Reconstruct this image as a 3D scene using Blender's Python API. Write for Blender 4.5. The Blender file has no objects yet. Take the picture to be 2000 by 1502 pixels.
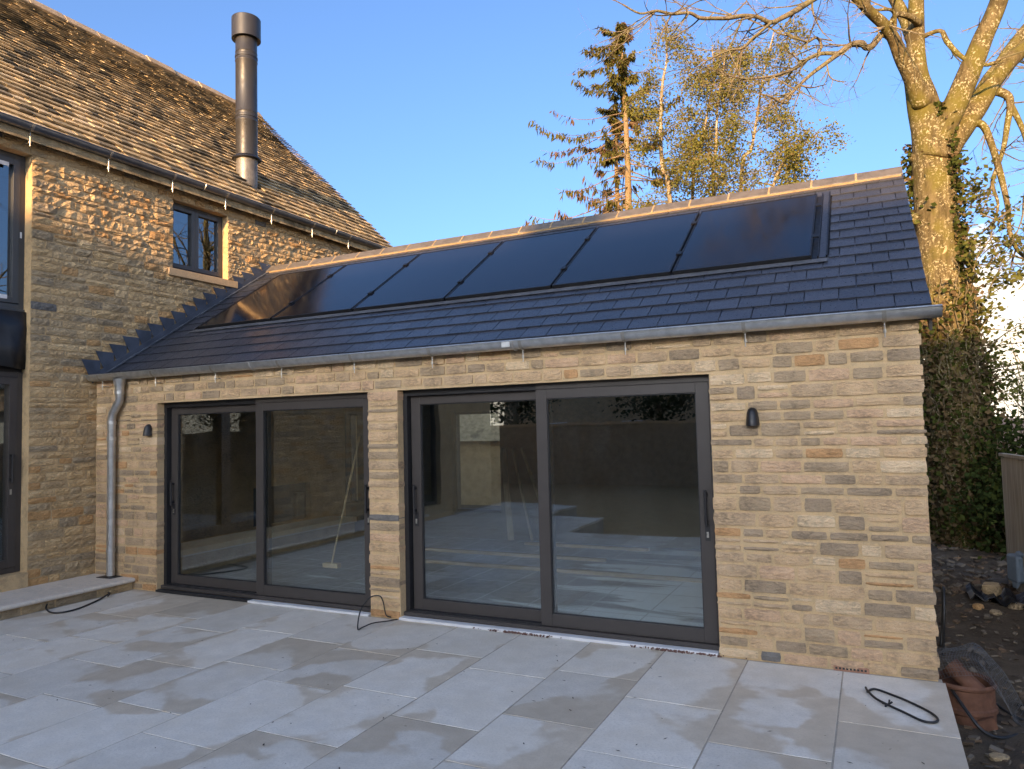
import bpy, math, random
from mathutils import Vector, Matrix, noise

random.seed(11)
R = math.radians
sc = bpy.context.scene
col = sc.collection

# ---------------------------------------------------------------- camera
CAM = Vector((8.5677, -5.7767, 1.8))
BR = Vector((0.89642119, 0.44252197, -0.02456332))
BU = Vector((0.04720444, -0.0402218, 0.99807512))
BF = Vector((-0.44068219, 0.89585519, 0.05694467))
cd = bpy.data.cameras.new('camera'); cam = bpy.data.objects.new('camera', cd); col.objects.link(cam)
cam.matrix_world = Matrix(((BR.x, BU.x, -BF.x, CAM.x), (BR.y, BU.y, -BF.y, CAM.y), (BR.z, BU.z, -BF.z, CAM.z), (0, 0, 0, 1)))
cd.sensor_width = 36; cd.lens = 36 * 1421.1 / 2000; cd.clip_start = 0.05; cd.clip_end = 3000
sc.camera = cam
def proj(p):
    q = Vector(p) - CAM
    d = max(q.dot(BF), 0.05)
    return 1000 + 1421.1 * q.dot(BR) / d, 751 - 1421.1 * q.dot(BU) / d

# ---------------------------------------------------------------- sky, sun, exposure
SUN_EL = R(9.0)
SUN_H = Vector((0.125, -1.0, 0)).normalized()            # horizontal direction towards the sun
w = bpy.data.worlds.new('World'); sc.world = w; w.use_nodes = True
nt = w.node_tree; nt.nodes.clear()
out = nt.nodes.new('ShaderNodeOutputWorld'); bg = nt.nodes.new('ShaderNodeBackground')
sky = nt.nodes.new('ShaderNodeTexSky'); sky.sky_type = 'NISHITA'; sky.sun_disc = False
sky.sun_elevation = SUN_EL; sky.sun_rotation = math.atan2(SUN_H.x, SUN_H.y)
sky.altitude = 100; sky.air_density = 0.6; sky.dust_density = 5.0; sky.ozone_density = 3.0
# a bank of cumulus standing low all round the horizon
tc = nt.nodes.new('ShaderNodeTexCoord'); sep = nt.nodes.new('ShaderNodeSeparateXYZ')
nt.links.new(tc.outputs['Generated'], sep.inputs[0])
mp = nt.nodes.new('ShaderNodeMapping'); mp.inputs['Scale'].default_value = (1, 1, 2.2)
nz = nt.nodes.new('ShaderNodeTexNoise'); nz.inputs['Scale'].default_value = 4.5; nz.inputs['Detail'].default_value = 7; nz.inputs['Roughness'].default_value = 0.58
nt.links.new(tc.outputs['Generated'], mp.inputs[0]); nt.links.new(mp.outputs[0], nz.inputs['Vector'])
mr = nt.nodes.new('ShaderNodeMapRange'); mr.inputs['From Min'].default_value = 0.25; mr.inputs['From Max'].default_value = 0.02
mr.inputs['To Min'].default_value = -0.34; mr.inputs['To Max'].default_value = 0.34
nt.links.new(sep.outputs['Z'], mr.inputs['Value'])
ad = nt.nodes.new('ShaderNodeMath'); ad.operation = 'ADD'; nt.links.new(nz.outputs['Fac'], ad.inputs[0]); nt.links.new(mr.outputs[0], ad.inputs[1])
rmp = nt.nodes.new('ShaderNodeMapRange'); rmp.interpolation_type = 'SMOOTHSTEP'
rmp.inputs['From Min'].default_value = 0.44; rmp.inputs['From Max'].default_value = 0.54
nt.links.new(ad.outputs[0], rmp.inputs['Value'])
mixc = nt.nodes.new('ShaderNodeMix'); mixc.data_type = 'RGBA'
nt.links.new(rmp.outputs[0], mixc.inputs['Factor']); nt.links.new(sky.outputs[0], mixc.inputs['A'])
mixc.inputs['B'].default_value = (3.4, 2.95, 2.35, 1)
nt.links.new(mixc.outputs['Result'], bg.inputs['Color']); bg.inputs['Strength'].default_value = 0.15
nt.links.new(bg.outputs[0], out.inputs[0])
sd = bpy.data.lights.new('sun', 'SUN'); so = bpy.data.objects.new('sun', sd); col.objects.link(so)
sd.energy = 3.1; sd.angle = R(0.6); sd.color = (1.0, 0.61, 0.28)
sv = SUN_H * math.cos(SUN_EL) + Vector((0, 0, math.sin(SUN_EL)))
so.rotation_euler = sv.to_track_quat('Z', 'Y').to_euler(); so.location = sv * 60
sc.view_settings.view_transform = 'Standard'; sc.view_settings.look = 'None'
sc.view_settings.gamma = 1; sc.view_settings.use_curve_mapping = False
sc.view_settings.exposure = 1.92
sc.render.engine = 'CYCLES'
cy = sc.cycles; cy.use_denoising = True; cy.max_bounces = 8; cy.diffuse_bounces = 3; cy.glossy_bounces = 4
cy.transmission_bounces = 6; cy.transparent_max_bounces = 12; cy.caustics_reflective = False; cy.caustics_refractive = False

# ---------------------------------------------------------------- materials
class N:
    """tiny node helper: one Principled material"""
    def __init__(s, name):
        s.m = bpy.data.materials.new(name); s.m.use_nodes = True; s.t = s.m.node_tree
        s.b = s.t.nodes['Principled BSDF']; s.o = s.t.nodes['Material Output']
    def n(s, k, **kw):
        x = s.t.nodes.new(k)
        for a, b in kw.items(): setattr(x, a, b)
        return x
    def l(s, a, b): s.t.links.new(a, b)
    def pos(s, scale=(1, 1, 1)):
        g = s.n('ShaderNodeNewGeometry'); m = s.n('ShaderNodeVectorMath', operation='MULTIPLY')
        m.inputs[1].default_value = scale; s.l(g.outputs['Position'], m.inputs[0]); return m.outputs[0]
    def noise(s, vec, scale, det=4, rough=0.55, dist=0.0):
        x = s.n('ShaderNodeTexNoise'); x.inputs['Scale'].default_value = scale; x.inputs['Detail'].default_value = det
        x.inputs['Roughness'].default_value = rough; x.inputs['Distortion'].default_value = dist
        s.l(vec, x.inputs['Vector']); return x.outputs['Fac']
    def ramp(s, fac, stops):
        x = s.n('ShaderNodeValToRGB'); e = x.color_ramp.elements
        while len(e) < len(stops): e.new(0.5)
        for i, (p, c) in enumerate(stops):
            e[i].position = p; e[i].color = c if len(c) == 4 else (*c, 1)
        s.l(fac, x.inputs[0]); return x.outputs[0]
    def mix(s, f, a, b, bt='MIX'):
        x = s.n('ShaderNodeMix', data_type='RGBA', blend_type=bt)
        for k, v in (('Factor', f), ('A', a), ('B', b)):
            if isinstance(v, bpy.types.NodeSocket): s.l(v, x.inputs[k])
            elif k == 'Factor': x.inputs[k].default_value = v
            else: x.inputs[k].default_value = (*v, 1)
        return x.outputs['Result']
    def math(s, op, a, b=0.0, c=None, clamp=False):
        x = s.n('ShaderNodeMath', operation=op); x.use_clamp = clamp
        for i, v in enumerate((a, b, c)):
            if v is None: continue
            if isinstance(v, bpy.types.NodeSocket): s.l(v, x.inputs[i])
            else: x.inputs[i].default_value = v
        return x.outputs[0]
    def maprange(s, v, a, b, c=0.0, d=1.0, smooth=True):
        x = s.n('ShaderNodeMapRange')
        if smooth: x.interpolation_type = 'SMOOTHSTEP'
        s.l(v, x.inputs[0])
        for i, k in zip((1, 2, 3, 4), (a, b, c, d)): x.inputs[i].default_value = k
        return x.outputs[0]
    def bump(s, h, strength=0.5, dist=0.01):
        x = s.n('ShaderNodeBump'); x.inputs['Strength'].default_value = strength; x.inputs['Distance'].default_value = dist
        s.l(h, x.inputs['Height']); s.l(x.outputs[0], s.b.inputs['Normal'])
    def col(s, c):
        if isinstance(c, bpy.types.NodeSocket): s.l(c, s.b.inputs['Base Color'])
        else: s.b.inputs['Base Color'].default_value = (*c, 1)
    def set(s, **kw):
        for k, v in kw.items():
            i = s.b.inputs[k.replace('_', ' ')]
            if isinstance(v, bpy.types.NodeSocket): s.l(v, i)
            else: i.default_value = v

def mul(c, k): return tuple(x * k for x in c)
def stone_mat(name, c, bump=0.6, dist=0.012, strata=True, var=0.35, rock=0):
    n = N(name); p = n.pos()
    a = n.noise(p, 5.0, 4); b = n.noise(n.pos((26, 26, 52 if strata else 26)), 1.0, 5, 0.6); f = n.noise(p, 130, 3, 0.7)
    c1 = n.mix(n.maprange(a, .3, .7), mul(c, 1 - var), mul(c, 1 + var * .6))
    c2 = n.mix(n.maprange(b, .35, .68), c1, mul((c[0] * 1.06, c[1] * 1.02, c[2] * .97), 1.07), 'MIX')
    c3 = n.mix(n.maprange(f, .52, .74, 0, .55), c2, mul(c, .42))
    n.col(c3); n.set(Roughness=.92); n.b.inputs['Specular IOR Level'].default_value = .2
    h = n.math('ADD', n.math('MULTIPLY', b, 1.0), n.math('MULTIPLY', f, .35))
    if rock: h = n.math('ADD', n.math('MULTIPLY', h, .5), n.math('MULTIPLY', n.noise(n.pos((1, 1, 1.5)), rock, 4, .6, .4), 1.0))
    n.bump(h, bump, dist)
    return n.m
def plain(name, c, rough=.5, metal=0.0, var=0.12, scale=6, bump=0, spec=.5):
    n = N(name); p = n.pos(); a = n.noise(p, scale, 5)
    n.col(n.mix(n.maprange(a, .3, .7), mul(c, 1 - var), mul(c, 1 + var)))
    n.set(Roughness=n.maprange(n.noise(p, scale * 3, 3), .3, .7, rough * .85, min(1, rough * 1.15)), Metallic=metal)
    n.b.inputs['Specular IOR Level'].default_value = spec
    if bump: n.bump(n.noise(p, scale * 12, 4), bump, .004)
    return n.m

EXT_C = [(.46, .355, .245), (.41, .325, .235), (.335, .275, .205), (.53, .44, .325), (.42, .27, .15), (.295, .245, .19), (.47, .35, .255), (.15, .155, .165)]
EXT_W = [24, 22, 20, 10, 6, 12, 16, .8]
ext_m = [stone_mat('extension_stone_%d' % i, c, 1.0, .016, True, .38, 0) for i, c in enumerate([(a * 1.18, b * 1.08, d * .93) for a, b, d in EXT_C])]
OLD_C = [(.47, .345, .195), (.42, .32, .195), (.36, .285, .185), (.52, .395, .235), (.43, .275, .135), (.30, .245, .17), (.15, .15, .15)]
OLD_W = [26, 22, 16, 16, 10, 8, 1]
old_m = [stone_mat('house_stone_%d' % i, c, 1.0, .035, True, .35, 24) for i, c in enumerate([(q[0] * 1.22, q[1] * 1.17, q[2] * 1.08) for q in OLD_C])]
TILE_C = [(.46, .335, .18), (.40, .295, .16), (.30, .23, .135), (.52, .40, .24), (.20, .16, .105), (.11, .095, .07)]
TILE_W = [26, 24, 20, 12, 12, 7]
def tile_mat(name, c):
    n = N(name); p = n.pos()
    a = n.noise(p, 9, 4); b = n.noise(p, 1.1, 5, .6); f = n.noise(p, 60, 3, .7)
    c1 = n.mix(n.maprange(a, .3, .7), mul(c, .7), mul(c, 1.25))
    c2 = n.mix(n.maprange(b, .55, .68, 0, .75), c1, (.06, .055, .04))
    c3 = n.mix(n.maprange(f, .6, .75, 0, .6), c2, (.42, .37, .24))
    n.col(c3); n.set(Roughness=.95); n.b.inputs['Specular IOR Level'].default_value = .15
    n.bump(n.math('ADD', f, a), .8, .02); return n.m
tile_m = [tile_mat('roof_tile_%d' % i, c) for i, c in enumerate([mul(q, 1.18) for q in TILE_C])]
M = {}
M['mortar'] = stone_mat('lime_mortar', (.53, .39, .225), .35, .006, False, .15)
M['old_mortar'] = stone_mat('old_mortar', (.50, .37, .21), .6, .012, False, .25)
M['cut_stone'] = stone_mat('sawn_stone', (.50, .36, .21), .15, .004, False, .12)
M['ridge_stone'] = stone_mat('ridge_stone', (.38, .29, .19), .6, .012, False, .3)
def slate_mat(i):
    n = N('slate_%d' % i); p = n.pos()
    k = (.86, 1.0, 1.14)[i]
    a = n.noise(p, 7, 4); f = n.noise(n.pos((60, 30, 30)), 1.0, 4)
    n.col(n.mix(a, mul((.028, .032, .044), k), mul((.048, .052, .066), k)))
    n.set(Roughness=n.maprange(f, .3, .7, .27, .42)); n.b.inputs['Specular IOR Level'].default_value = .55
    n.bump(n.math('ADD', a, f), .22, .006); return n.m
slate_m = [slate_mat(i) for i in range(3)]
M['ridge_mortar'] = stone_mat('ridge_mortar', (.30, .215, .12), .5, .008, False, .3)
M['ridge_slate'] = plain('ridge_tile_grey', (.10, .088, .078), .7, 0, .2, 9, .3)
M['lead'] = plain('lead', (.075, .088, .115), .55, .35, .22, 5, .15)
M['lead_pale'] = plain('lead_apron', (.10, .103, .112), .6, .3, .2, 9, .2)
M['zinc'] = plain('galvanised_steel', (.52, .53, .53), .36, .85, .12, 14)
M['zinc_dark'] = plain('weathered_zinc', (.20, .21, .225), .38, .85, .12, 8)
M['bracket'] = plain('bracket_steel', (.42, .40, .36), .38, .8, .08, 20)
M['frame'] = plain('bronze_aluminium', (.050, .043, .039), .42, 0, .06, 5)
M['frame_dark'] = plain('dark_track', (.014, .014, .016), .5, 0, .06, 5)
M['frame_grey'] = plain('grey_window_paint', (.05, .054, .058), .42, 0, .06, 5)
M['black'] = plain('black_powder_coat', (.012, .012, .014), .42, 0, .1, 9)
M['rubber'] = plain('black_cable_sheath', (.012, .012, .012), .5, 0, .1, 9)
M['silver'] = plain('lock_steel', (.6, .58, .52), .3, .9, .05, 9)
M['white_pvc'] = plain('white_plastic', (.66, .66, .66), .4, 0, .05, 6)
M['flue'] = plain('flue_enamel', (.028, .026, .025), .45, .0, .08, 4)
M['flue_base'] = plain('flue_lead_sleeve', (.16, .145, .125), .5, .4, .3, 5)
M['membrane'] = plain('black_membrane', (.008, .009, .012), .45, 0, .2, 4, .3)
M['panel_black'] = plain('panel_frame_black', (.008, .008, .009), .45, 0, .1, 9)
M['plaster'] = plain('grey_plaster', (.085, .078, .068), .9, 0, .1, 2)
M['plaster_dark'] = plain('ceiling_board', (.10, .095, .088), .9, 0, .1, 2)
def floor_mat():
    n = N('streaked_tiled_floor'); p = n.pos(); a = n.noise(n.pos((.55, 2.6, 1)), 1.0, 5, .6, .5); sx = n.n('ShaderNodeSeparateXYZ'); n.l(p, sx.inputs[0])
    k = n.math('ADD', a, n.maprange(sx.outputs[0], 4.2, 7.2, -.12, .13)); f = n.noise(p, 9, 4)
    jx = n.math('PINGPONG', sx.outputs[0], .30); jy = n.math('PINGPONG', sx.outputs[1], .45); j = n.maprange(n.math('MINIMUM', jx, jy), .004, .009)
    c = n.mix(n.maprange(f, .3, .7), (.20, .195, .185), (.29, .28, .265)); c = n.mix(n.maprange(k, .50, .60), c, (.86, .90, .90))  # pale streaks over the grey tiles, denser towards high x
    n.col(n.mix(j, (.50, .50, .48), c)); n.set(Roughness=.5); return n.m
M['floor_in'] = floor_mat()
M['timber'] = stone_mat('sawn_timber', (.55, .42, .26), .1, .003, False, .15)
M['batten'] = stone_mat('site_batten', (.36, .28, .18), .1, .003, False, .2)
M['cut_wood'] = plain('cut_heartwood', (.36, .25, .13), .85, 0, .25, 30, .2, .2)
M['clay'] = plain('terracotta', (.12, .055, .032), .75, 0, .3, 12, .4, .3)
M['wire'] = plain('chicken_wire', (.16, .16, .155), .5, .7, .2, 20)
M['brick'] = plain('air_brick_clay', (.34, .185, .12), .85, 0, .15, 30, .3, .2)
M['plastic_blue'] = plain('grey_blue_plastic', (.16, .21, .27), .5, 0, .1, 9)
def fence_mat():
    n = N('weathered_boards'); a = n.noise(n.pos((30, 30, 1.5)), 1.0, 5)
    n.col(n.ramp(a, [(.3, (.22, .185, .135)), (.6, (.38, .33, .25)), (.8, (.45, .40, .32))])); n.set(Roughness=.9); n.bump(a, .4, .006); return n.m
M['fence'] = fence_mat()
def glass(name, r0, tint):
    """pane face: clear with a Schlick mirror share, the same from both sides"""
    n = N(name); n.t.nodes.remove(n.b)
    tr = n.n('ShaderNodeBsdfTransparent'); tr.inputs[0].default_value = (*tint, 1)
    gl = n.n('ShaderNodeBsdfGlossy'); gl.inputs['Roughness'].default_value = 0.0; gl.inputs[0].default_value = (.95, .98, 1, 1)
    lw = n.n('ShaderNodeLayerWeight'); lw.inputs[0].default_value = .5
    k = n.math('MULTIPLY_ADD', n.math('POWER', lw.outputs['Facing'], 5.0), 1 - r0, r0, True)
    sm_ = n.maprange(n.noise(n.pos((3, 3, 1.2)), 1.0, 5, .6, .6), .45, .75, 0, .005)          # faint dust film
    wv = n.noise(n.pos(), 1.4, 2); bp = n.n('ShaderNodeBump'); bp.inputs['Strength'].default_value = .05; bp.inputs['Distance'].default_value = .02
    n.l(wv, bp.inputs['Height']); n.l(bp.outputs[0], gl.inputs['Normal'])
    mx = n.n('ShaderNodeMixShader'); n.l(k, mx.inputs[0]); n.l(tr.outputs[0], mx.inputs[1]); n.l(gl.outputs[0], mx.inputs[2])
    df = n.n('ShaderNodeBsdfDiffuse'); df.inputs[0].default_value = (.6, .6, .58, 1)
    m2 = n.n('ShaderNodeMixShader'); n.l(sm_, m2.inputs[0]); n.l(mx.outputs[0], m2.inputs[1]); n.l(df.outputs[0], m2.inputs[2])
    n.l(m2.outputs[0], n.o.inputs[0]); return n.m
M['glass'] = glass('door_glass', .115, (.93, .95, .95))
M['glass_in'] = glass('door_glass_inner', .035, (.95, .97, .965))
M['glass_up'] = glass('window_glass', .20, (.45, .48, .5))
def panel_mat():
    n = N('solar_glass'); a = n.noise(n.pos(), 3, 3)
    n.col(n.mix(a, (.006, .007, .011), (.009, .010, .015))); n.set(Roughness=n.maprange(a, .3, .7, .10, .15)); n.b.inputs['IOR'].default_value = 1.42
    return n.m
M['panel'] = panel_mat()
def slab_mat(i):
    n = N('limestone_slab_%d' % i); k = (.90, 1.0, 1.05, .96)[i]; p = n.pos()
    tcn = n.n('ShaderNodeTexCoord'); sp = n.n('ShaderNodeSeparateXYZ'); n.l(tcn.outputs['Generated'], sp.inputs[0])
    oi = n.n('ShaderNodeObjectInfo')
    ex = n.math('MULTIPLY', sp.outputs[0], n.math('SUBTRACT', 1.0, sp.outputs[0]))
    ey = n.math('MULTIPLY', sp.outputs[1], n.math('SUBTRACT', 1.0, sp.outputs[1]))
    edge = n.math('MINIMUM', ex, ey)                                     # 0 at the rim, .25 in the middle
    off = n.n('ShaderNodeVectorMath', operation='SCALE'); off.inputs[0].default_value = (3.1, 1.7, .4); n.l(oi.outputs['Random'], off.inputs['Scale'])
    pv = n.n('ShaderNodeVectorMath', operation='ADD'); n.l(p, pv.inputs[0]); n.l(off.outputs[0], pv.inputs[1])
    big = n.noise(pv.outputs[0], 1.0, 3, .45, .8); fine = n.noise(p, 60, 4, .65); mid = n.noise(p, 7, 4)
    dry = n.math('ADD', n.math('MULTIPLY', edge, .34), big)
    dry = n.math('ADD', dry, n.math('MULTIPLY', mid, .10))
    sx = n.n('ShaderNodeSeparateXYZ'); n.l(p, sx.inputs[0]); dry = n.math('ADD', dry, n.maprange(sx.outputs[0], 5.0, 9.0, .025, -.075))
    mask = n.maprange(n.math('ADD', dry, n.math('MULTIPLY', n.math('SUBTRACT', fine, .5), .05)), .505, .555)
    grey = mul((.71, .66, .575), k)
    cdry = n.mix(n.maprange(mid, .3, .7), mul(grey, .93), mul(grey, 1.06))
    cdry = n.mix(n.maprange(fine, .42, .72, 0, .55), cdry, mul(grey, .74))
    pits = n.maprange(n.noise(p, 140, 3, .7), .63, .70, 0, .7)
    blot = n.noise(p, 2.3, 5, .62); cdry = n.mix(n.maprange(blot, .35, .7, 0, .5), cdry, mul((grey[0] * 1.02, grey[1] * .97, grey[2] * .88), .86))
    cwet = n.mix(n.maprange(mid, .3, .7), mul((.52, .44, .335), k), mul((.60, .515, .40), k))
    cwet = n.mix(n.maprange(fine, .4, .75, 0, .3), cwet, (.40, .345, .27))
    n.col(n.mix(pits, n.mix(mask, cwet, cdry), (.26, .225, .18))); n.set(Roughness=n.mix(mask, (.48, .48, .48), (.66, .66, .66)))
    n.b.inputs['Specular IOR Level'].default_value = .3
    n.bump(n.math('ADD', fine, n.math('MULTIPLY', mid, 2.0)), .28, .006); return n.m
slab_m = [slab_mat(i) for i in range(4)]
M['joint'] = stone_mat('patio_joint', (.36, .325, .27), .5, .006, False, .3)
M['coping'] = stone_mat('step_coping', (.58, .53, .46), .12, .004, False, .12)
def dirt():
    n = N('bare_earth'); p = n.pos(); a = n.noise(p, 3, 6, .65); b = n.noise(p, 28, 5, .7); f = n.noise(p, 110, 3, .7)
    c = n.ramp(a, [(.3, (.062, .044, .028)), (.5, (.10, .072, .045)), (.72, (.155, .114, .074))])
    c = n.mix(n.maprange(b, .58, .7, 0, .7), c, (.22, .185, .14)); n.col(n.mix(n.maprange(f, .62, .7, 0, .5), c, (.02, .016, .012)))
    n.set(Roughness=.95); n.bump(n.math('ADD', b, f), .9, .03); return n.m
M['dirt'] = dirt()
M['earth'] = stone_mat('garden_soil', (.40, .265, .125), .6, .02, False, .25)
def bark(name, a, b, lich, spots, sc_=1.0):
    n = N(name); p = n.pos(); r = n.noise(n.pos((14 * sc_, 14 * sc_, 4 * sc_)), 1.0, 5, .65)
    c = n.mix(n.maprange(r, .35, .65), a, b)
    g = n.noise(p, 2.2 * sc_, 4); c = n.mix(n.maprange(g, .40, .62, 0, .85), c, lich)
    sp = n.math('MULTIPLY', n.maprange(n.noise(p, 30 * sc_, 4, .6, .3), .53, .60), n.maprange(n.noise(p, 5 * sc_, 3), .38, .58))
    c = n.mix(sp, c, spots); n.col(c); n.set(Roughness=.95); n.b.inputs['Specular IOR Level'].default_value = .15
    n.bump(n.math('ADD', r, n.math('MULTIPLY', sp, .3)), .7, .02); return n.m
M['bark_ash'] = bark('ash_bark', (.066, .049, .022), (.145, .11, .052), (.118, .10, .02), (.36, .31, .18))
M['bark_twig'] = bark('twig_bark', (.115, .09, .055), (.19, .15, .09), (.15, .13, .06), (.28, .23, .15))
M['bark_spruce'] = bark('spruce_bark', (.20, .13, .07), (.30, .20, .11), (.20, .15, .08), (.30, .22, .13))
M['bark_birch'] = bark('birch_bark', (.24, .18, .11), (.40, .32, .22), (.20, .15, .08), (.46, .39, .29), .5)
def leaf(name, c1, c2, tr=.35):
    n = N(name); p = n.pos(); a = n.noise(p, 2.3, 3); b = n.noise(p, 17, 2)
    c = n.mix(n.math('ADD', n.math('MULTIPLY', a, .5), n.math('MULTIPLY', b, .5)), c1, c2)
    n.t.nodes.remove(n.b); d = n.n('ShaderNodeBsdfDiffuse'); t = n.n('ShaderNodeBsdfTranslucent')
    n.l(c, d.inputs[0]); n.l(c, t.inputs[0])
    mx = n.n('ShaderNodeMixShader'); mx.inputs[0].default_value = tr; n.l(d.outputs[0], mx.inputs[1]); n.l(t.outputs[0], mx.inputs[2])
    n.l(mx.outputs[0], n.o.inputs[0]); return n.m
M['leaf_birch'] = leaf('birch_leaf', (.13, .13, .028), (.24, .22, .055))
M['leaf_birch2'] = leaf('birch_leaf_brown', (.17, .13, .045), (.26, .19, .08))
M['needle'] = leaf('spruce_needle', (.075, .078, .02), (.155, .135, .036), .3)
M['needle_dead'] = leaf('spruce_needle_brown', (.10, .062, .035), (.16, .10, .06), .15)
M['ivy'] = leaf('ivy_leaf', (.030, .042, .010), (.075, .085, .022), .2)
M['ivy_dry'] = leaf('dry_ivy', (.10, .07, .035), (.18, .125, .065), .2)
M['shrub'] = leaf('shrub_leaf', (.08, .09, .02), (.17, .16, .045), .35)
M['hedge'] = leaf('hedge_leaf', (.018, .028, .009), (.045, .06, .018), .2)

# ---------------------------------------------------------------- mesh helpers
WL = {None: Vector((0, 0, 0))}
class MB:
    def __init__(s): s.v = []; s.f = []; s.mi = []
    def add(s, vs, fs, mi=0):
        o = len(s.v); s.v += [tuple(x) for x in vs]; s.f += [tuple(i + o for i in f) for f in fs]; s.mi += [mi] * len(fs); return s
    def box(s, x0, x1, y0, y1, z0, z1, mi=0):
        vs = [(x, y, z) for z in (z0, z1) for y in (y0, y1) for x in (x0, x1)]
        return s.add(vs, [(0, 2, 3, 1), (4, 5, 7, 6), (0, 1, 5, 4), (2, 6, 7, 3), (0, 4, 6, 2), (1, 3, 7, 5)], mi)
    def obox(s, c, ax, ay, az, mi=0):
        c = Vector(c); vs = [c + Vector(ax) * i + Vector(ay) * j + Vector(az) * k for k in (-1, 1) for j in (-1, 1) for i in (-1, 1)]
        return s.add(vs, [(0, 2, 3, 1), (4, 5, 7, 6), (0, 1, 5, 4), (2, 6, 7, 3), (0, 4, 6, 2), (1, 3, 7, 5)], mi)
    def tube(s, pts, rad, n=8, cap=True, mi=0, wob=0.0):
        pts = [Vector(p) for p in pts]; m = len(pts)
        if not hasattr(rad, '__len__'): rad = [rad] * m
        vs = []; up = Vector((0, 0, 1)); prev = None
        for i, p in enumerate(pts):
            t = (pts[min(i + 1, m - 1)] - pts[max(i - 1, 0)]).normalized()
            if prev is None:
                a = t.cross(up)
                if a.length < .1: a = t.cross(Vector((1, 0, 0)))
            else: a = prev - t * prev.dot(t)
            a = a.normalized(); prev = a; b = t.cross(a)
            for k in range(n):
                th = 2 * math.pi * k / n; rr = rad[i] * (1 + (wob * noise.noise(p * 1.7 + Vector((math.cos(th), math.sin(th), 0)) * 1.2) if wob else 0))
                vs.append(p + (a * math.cos(th) + b * math.sin(th)) * rr)
        fs = [(i * n + k, i * n + (k + 1) % n, (i + 1) * n + (k + 1) % n, (i + 1) * n + k) for i in range(m - 1) for k in range(n)]
        if cap: fs += [tuple(range(n - 1, -1, -1)), tuple((m - 1) * n + k for k in range(n))]
        return s.add(vs, fs, mi)
    def lathe(s, c, prof, n=32, mi=0, axis=None):
        c = Vector(c); vs = []
        for r, z in prof:
            for k in range(n):
                th = 2 * math.pi * k / n; vs.append(c + Vector((r * math.cos(th), r * math.sin(th), z)))
        m = len(prof)
        fs = [(i * n + k, i * n + (k + 1) % n, (i + 1) * n + (k + 1) % n, (i + 1) * n + k) for i in range(m - 1) for k in range(n)]
        return s.add(vs, fs, mi)
    def prism(s, poly, d, mi=0):
        """flat polygon (list of 3-D points) extruded by vector d"""
        n = len(poly); d = Vector(d); vs = [Vector(p) for p in poly] + [Vector(p) + d for p in poly]
        fs = [tuple(range(n - 1, -1, -1)), tuple(range(n, 2 * n))] + [(k, (k + 1) % n, n + (k + 1) % n, n + k) for k in range(n)]
        return s.add(vs, fs, mi)
    def build(s, name, mats, parent=None, org=None, smooth=False, kind=None, bevel=0):
        if not isinstance(mats, (list, tuple)): mats = [mats]
        org = Vector(org) if org is not None else WL[parent].copy()
        me = bpy.data.meshes.new(name)
        me.from_pydata([(x - org.x, y - org.y, z - org.z) for x, y, z in s.v], [], s.f)
        for m in mats: me.materials.append(m)
        if len(mats) > 1: me.polygons.foreach_set('material_index', s.mi)
        if smooth: me.polygons.foreach_set('use_smooth', [True] * len(me.polygons))
        me.update()
        o = bpy.data.objects.new(name, me); col.objects.link(o)
        if parent: o.parent = parent
        o.location = org - WL[parent]; WL[o] = org
        if kind: o['kind'] = kind
        if smooth == 'auto': 
            me.set_sharp_from_angle(angle=R(35))
        if bevel:
            b = o.modifiers.new('bevel', 'BEVEL'); b.width = bevel; b.segments = 2; b.limit_method = 'ANGLE'
        return o
def thing(name, loc, label, cat, group=None):
    o = bpy.data.objects.new(name, None); col.objects.link(o); o.location = loc; o.empty_display_size = .2
    WL[o] = Vector(loc); return tag(o, label, cat, group)
def tag(o, label, cat, group=None):
    o['label'] = label; o['category'] = cat
    if group: o['group'] = group
    return o
def struct(o): o['kind'] = 'structure'; return o
def pick(ws): return random.choices(range(len(ws)), ws)[0]
def pieces(name, plist, mats, parent, limit=300, stuff='more_pieces', smooth=False):
    """plist: (verts, faces, material index). The largest in the picture become objects, the rest one part."""
    def area(v):
        ps = [proj(p) for p in v]; x0 = max(0, min(p[0] for p in ps)); x1 = min(2000, max(p[0] for p in ps))
        y0 = max(0, min(p[1] for p in ps)); y1 = min(1502, max(p[1] for p in ps))
        return max(0, x1 - x0) * max(0, y1 - y0)
    order = sorted(plist, key=lambda p: -area(p[0]))
    for v, f, mi in order[:limit]:
        c = sum((Vector(p) for p in v), Vector()) / len(v)
        MB().add(v, f).build(name, mats[mi], parent, c, smooth)
    if order[limit:]:
        mb = MB()
        for v, f, mi in order[limit:]: mb.add(v, f, mi)
        mb.build(stuff, mats, parent, None, smooth, 'stuff')
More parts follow.
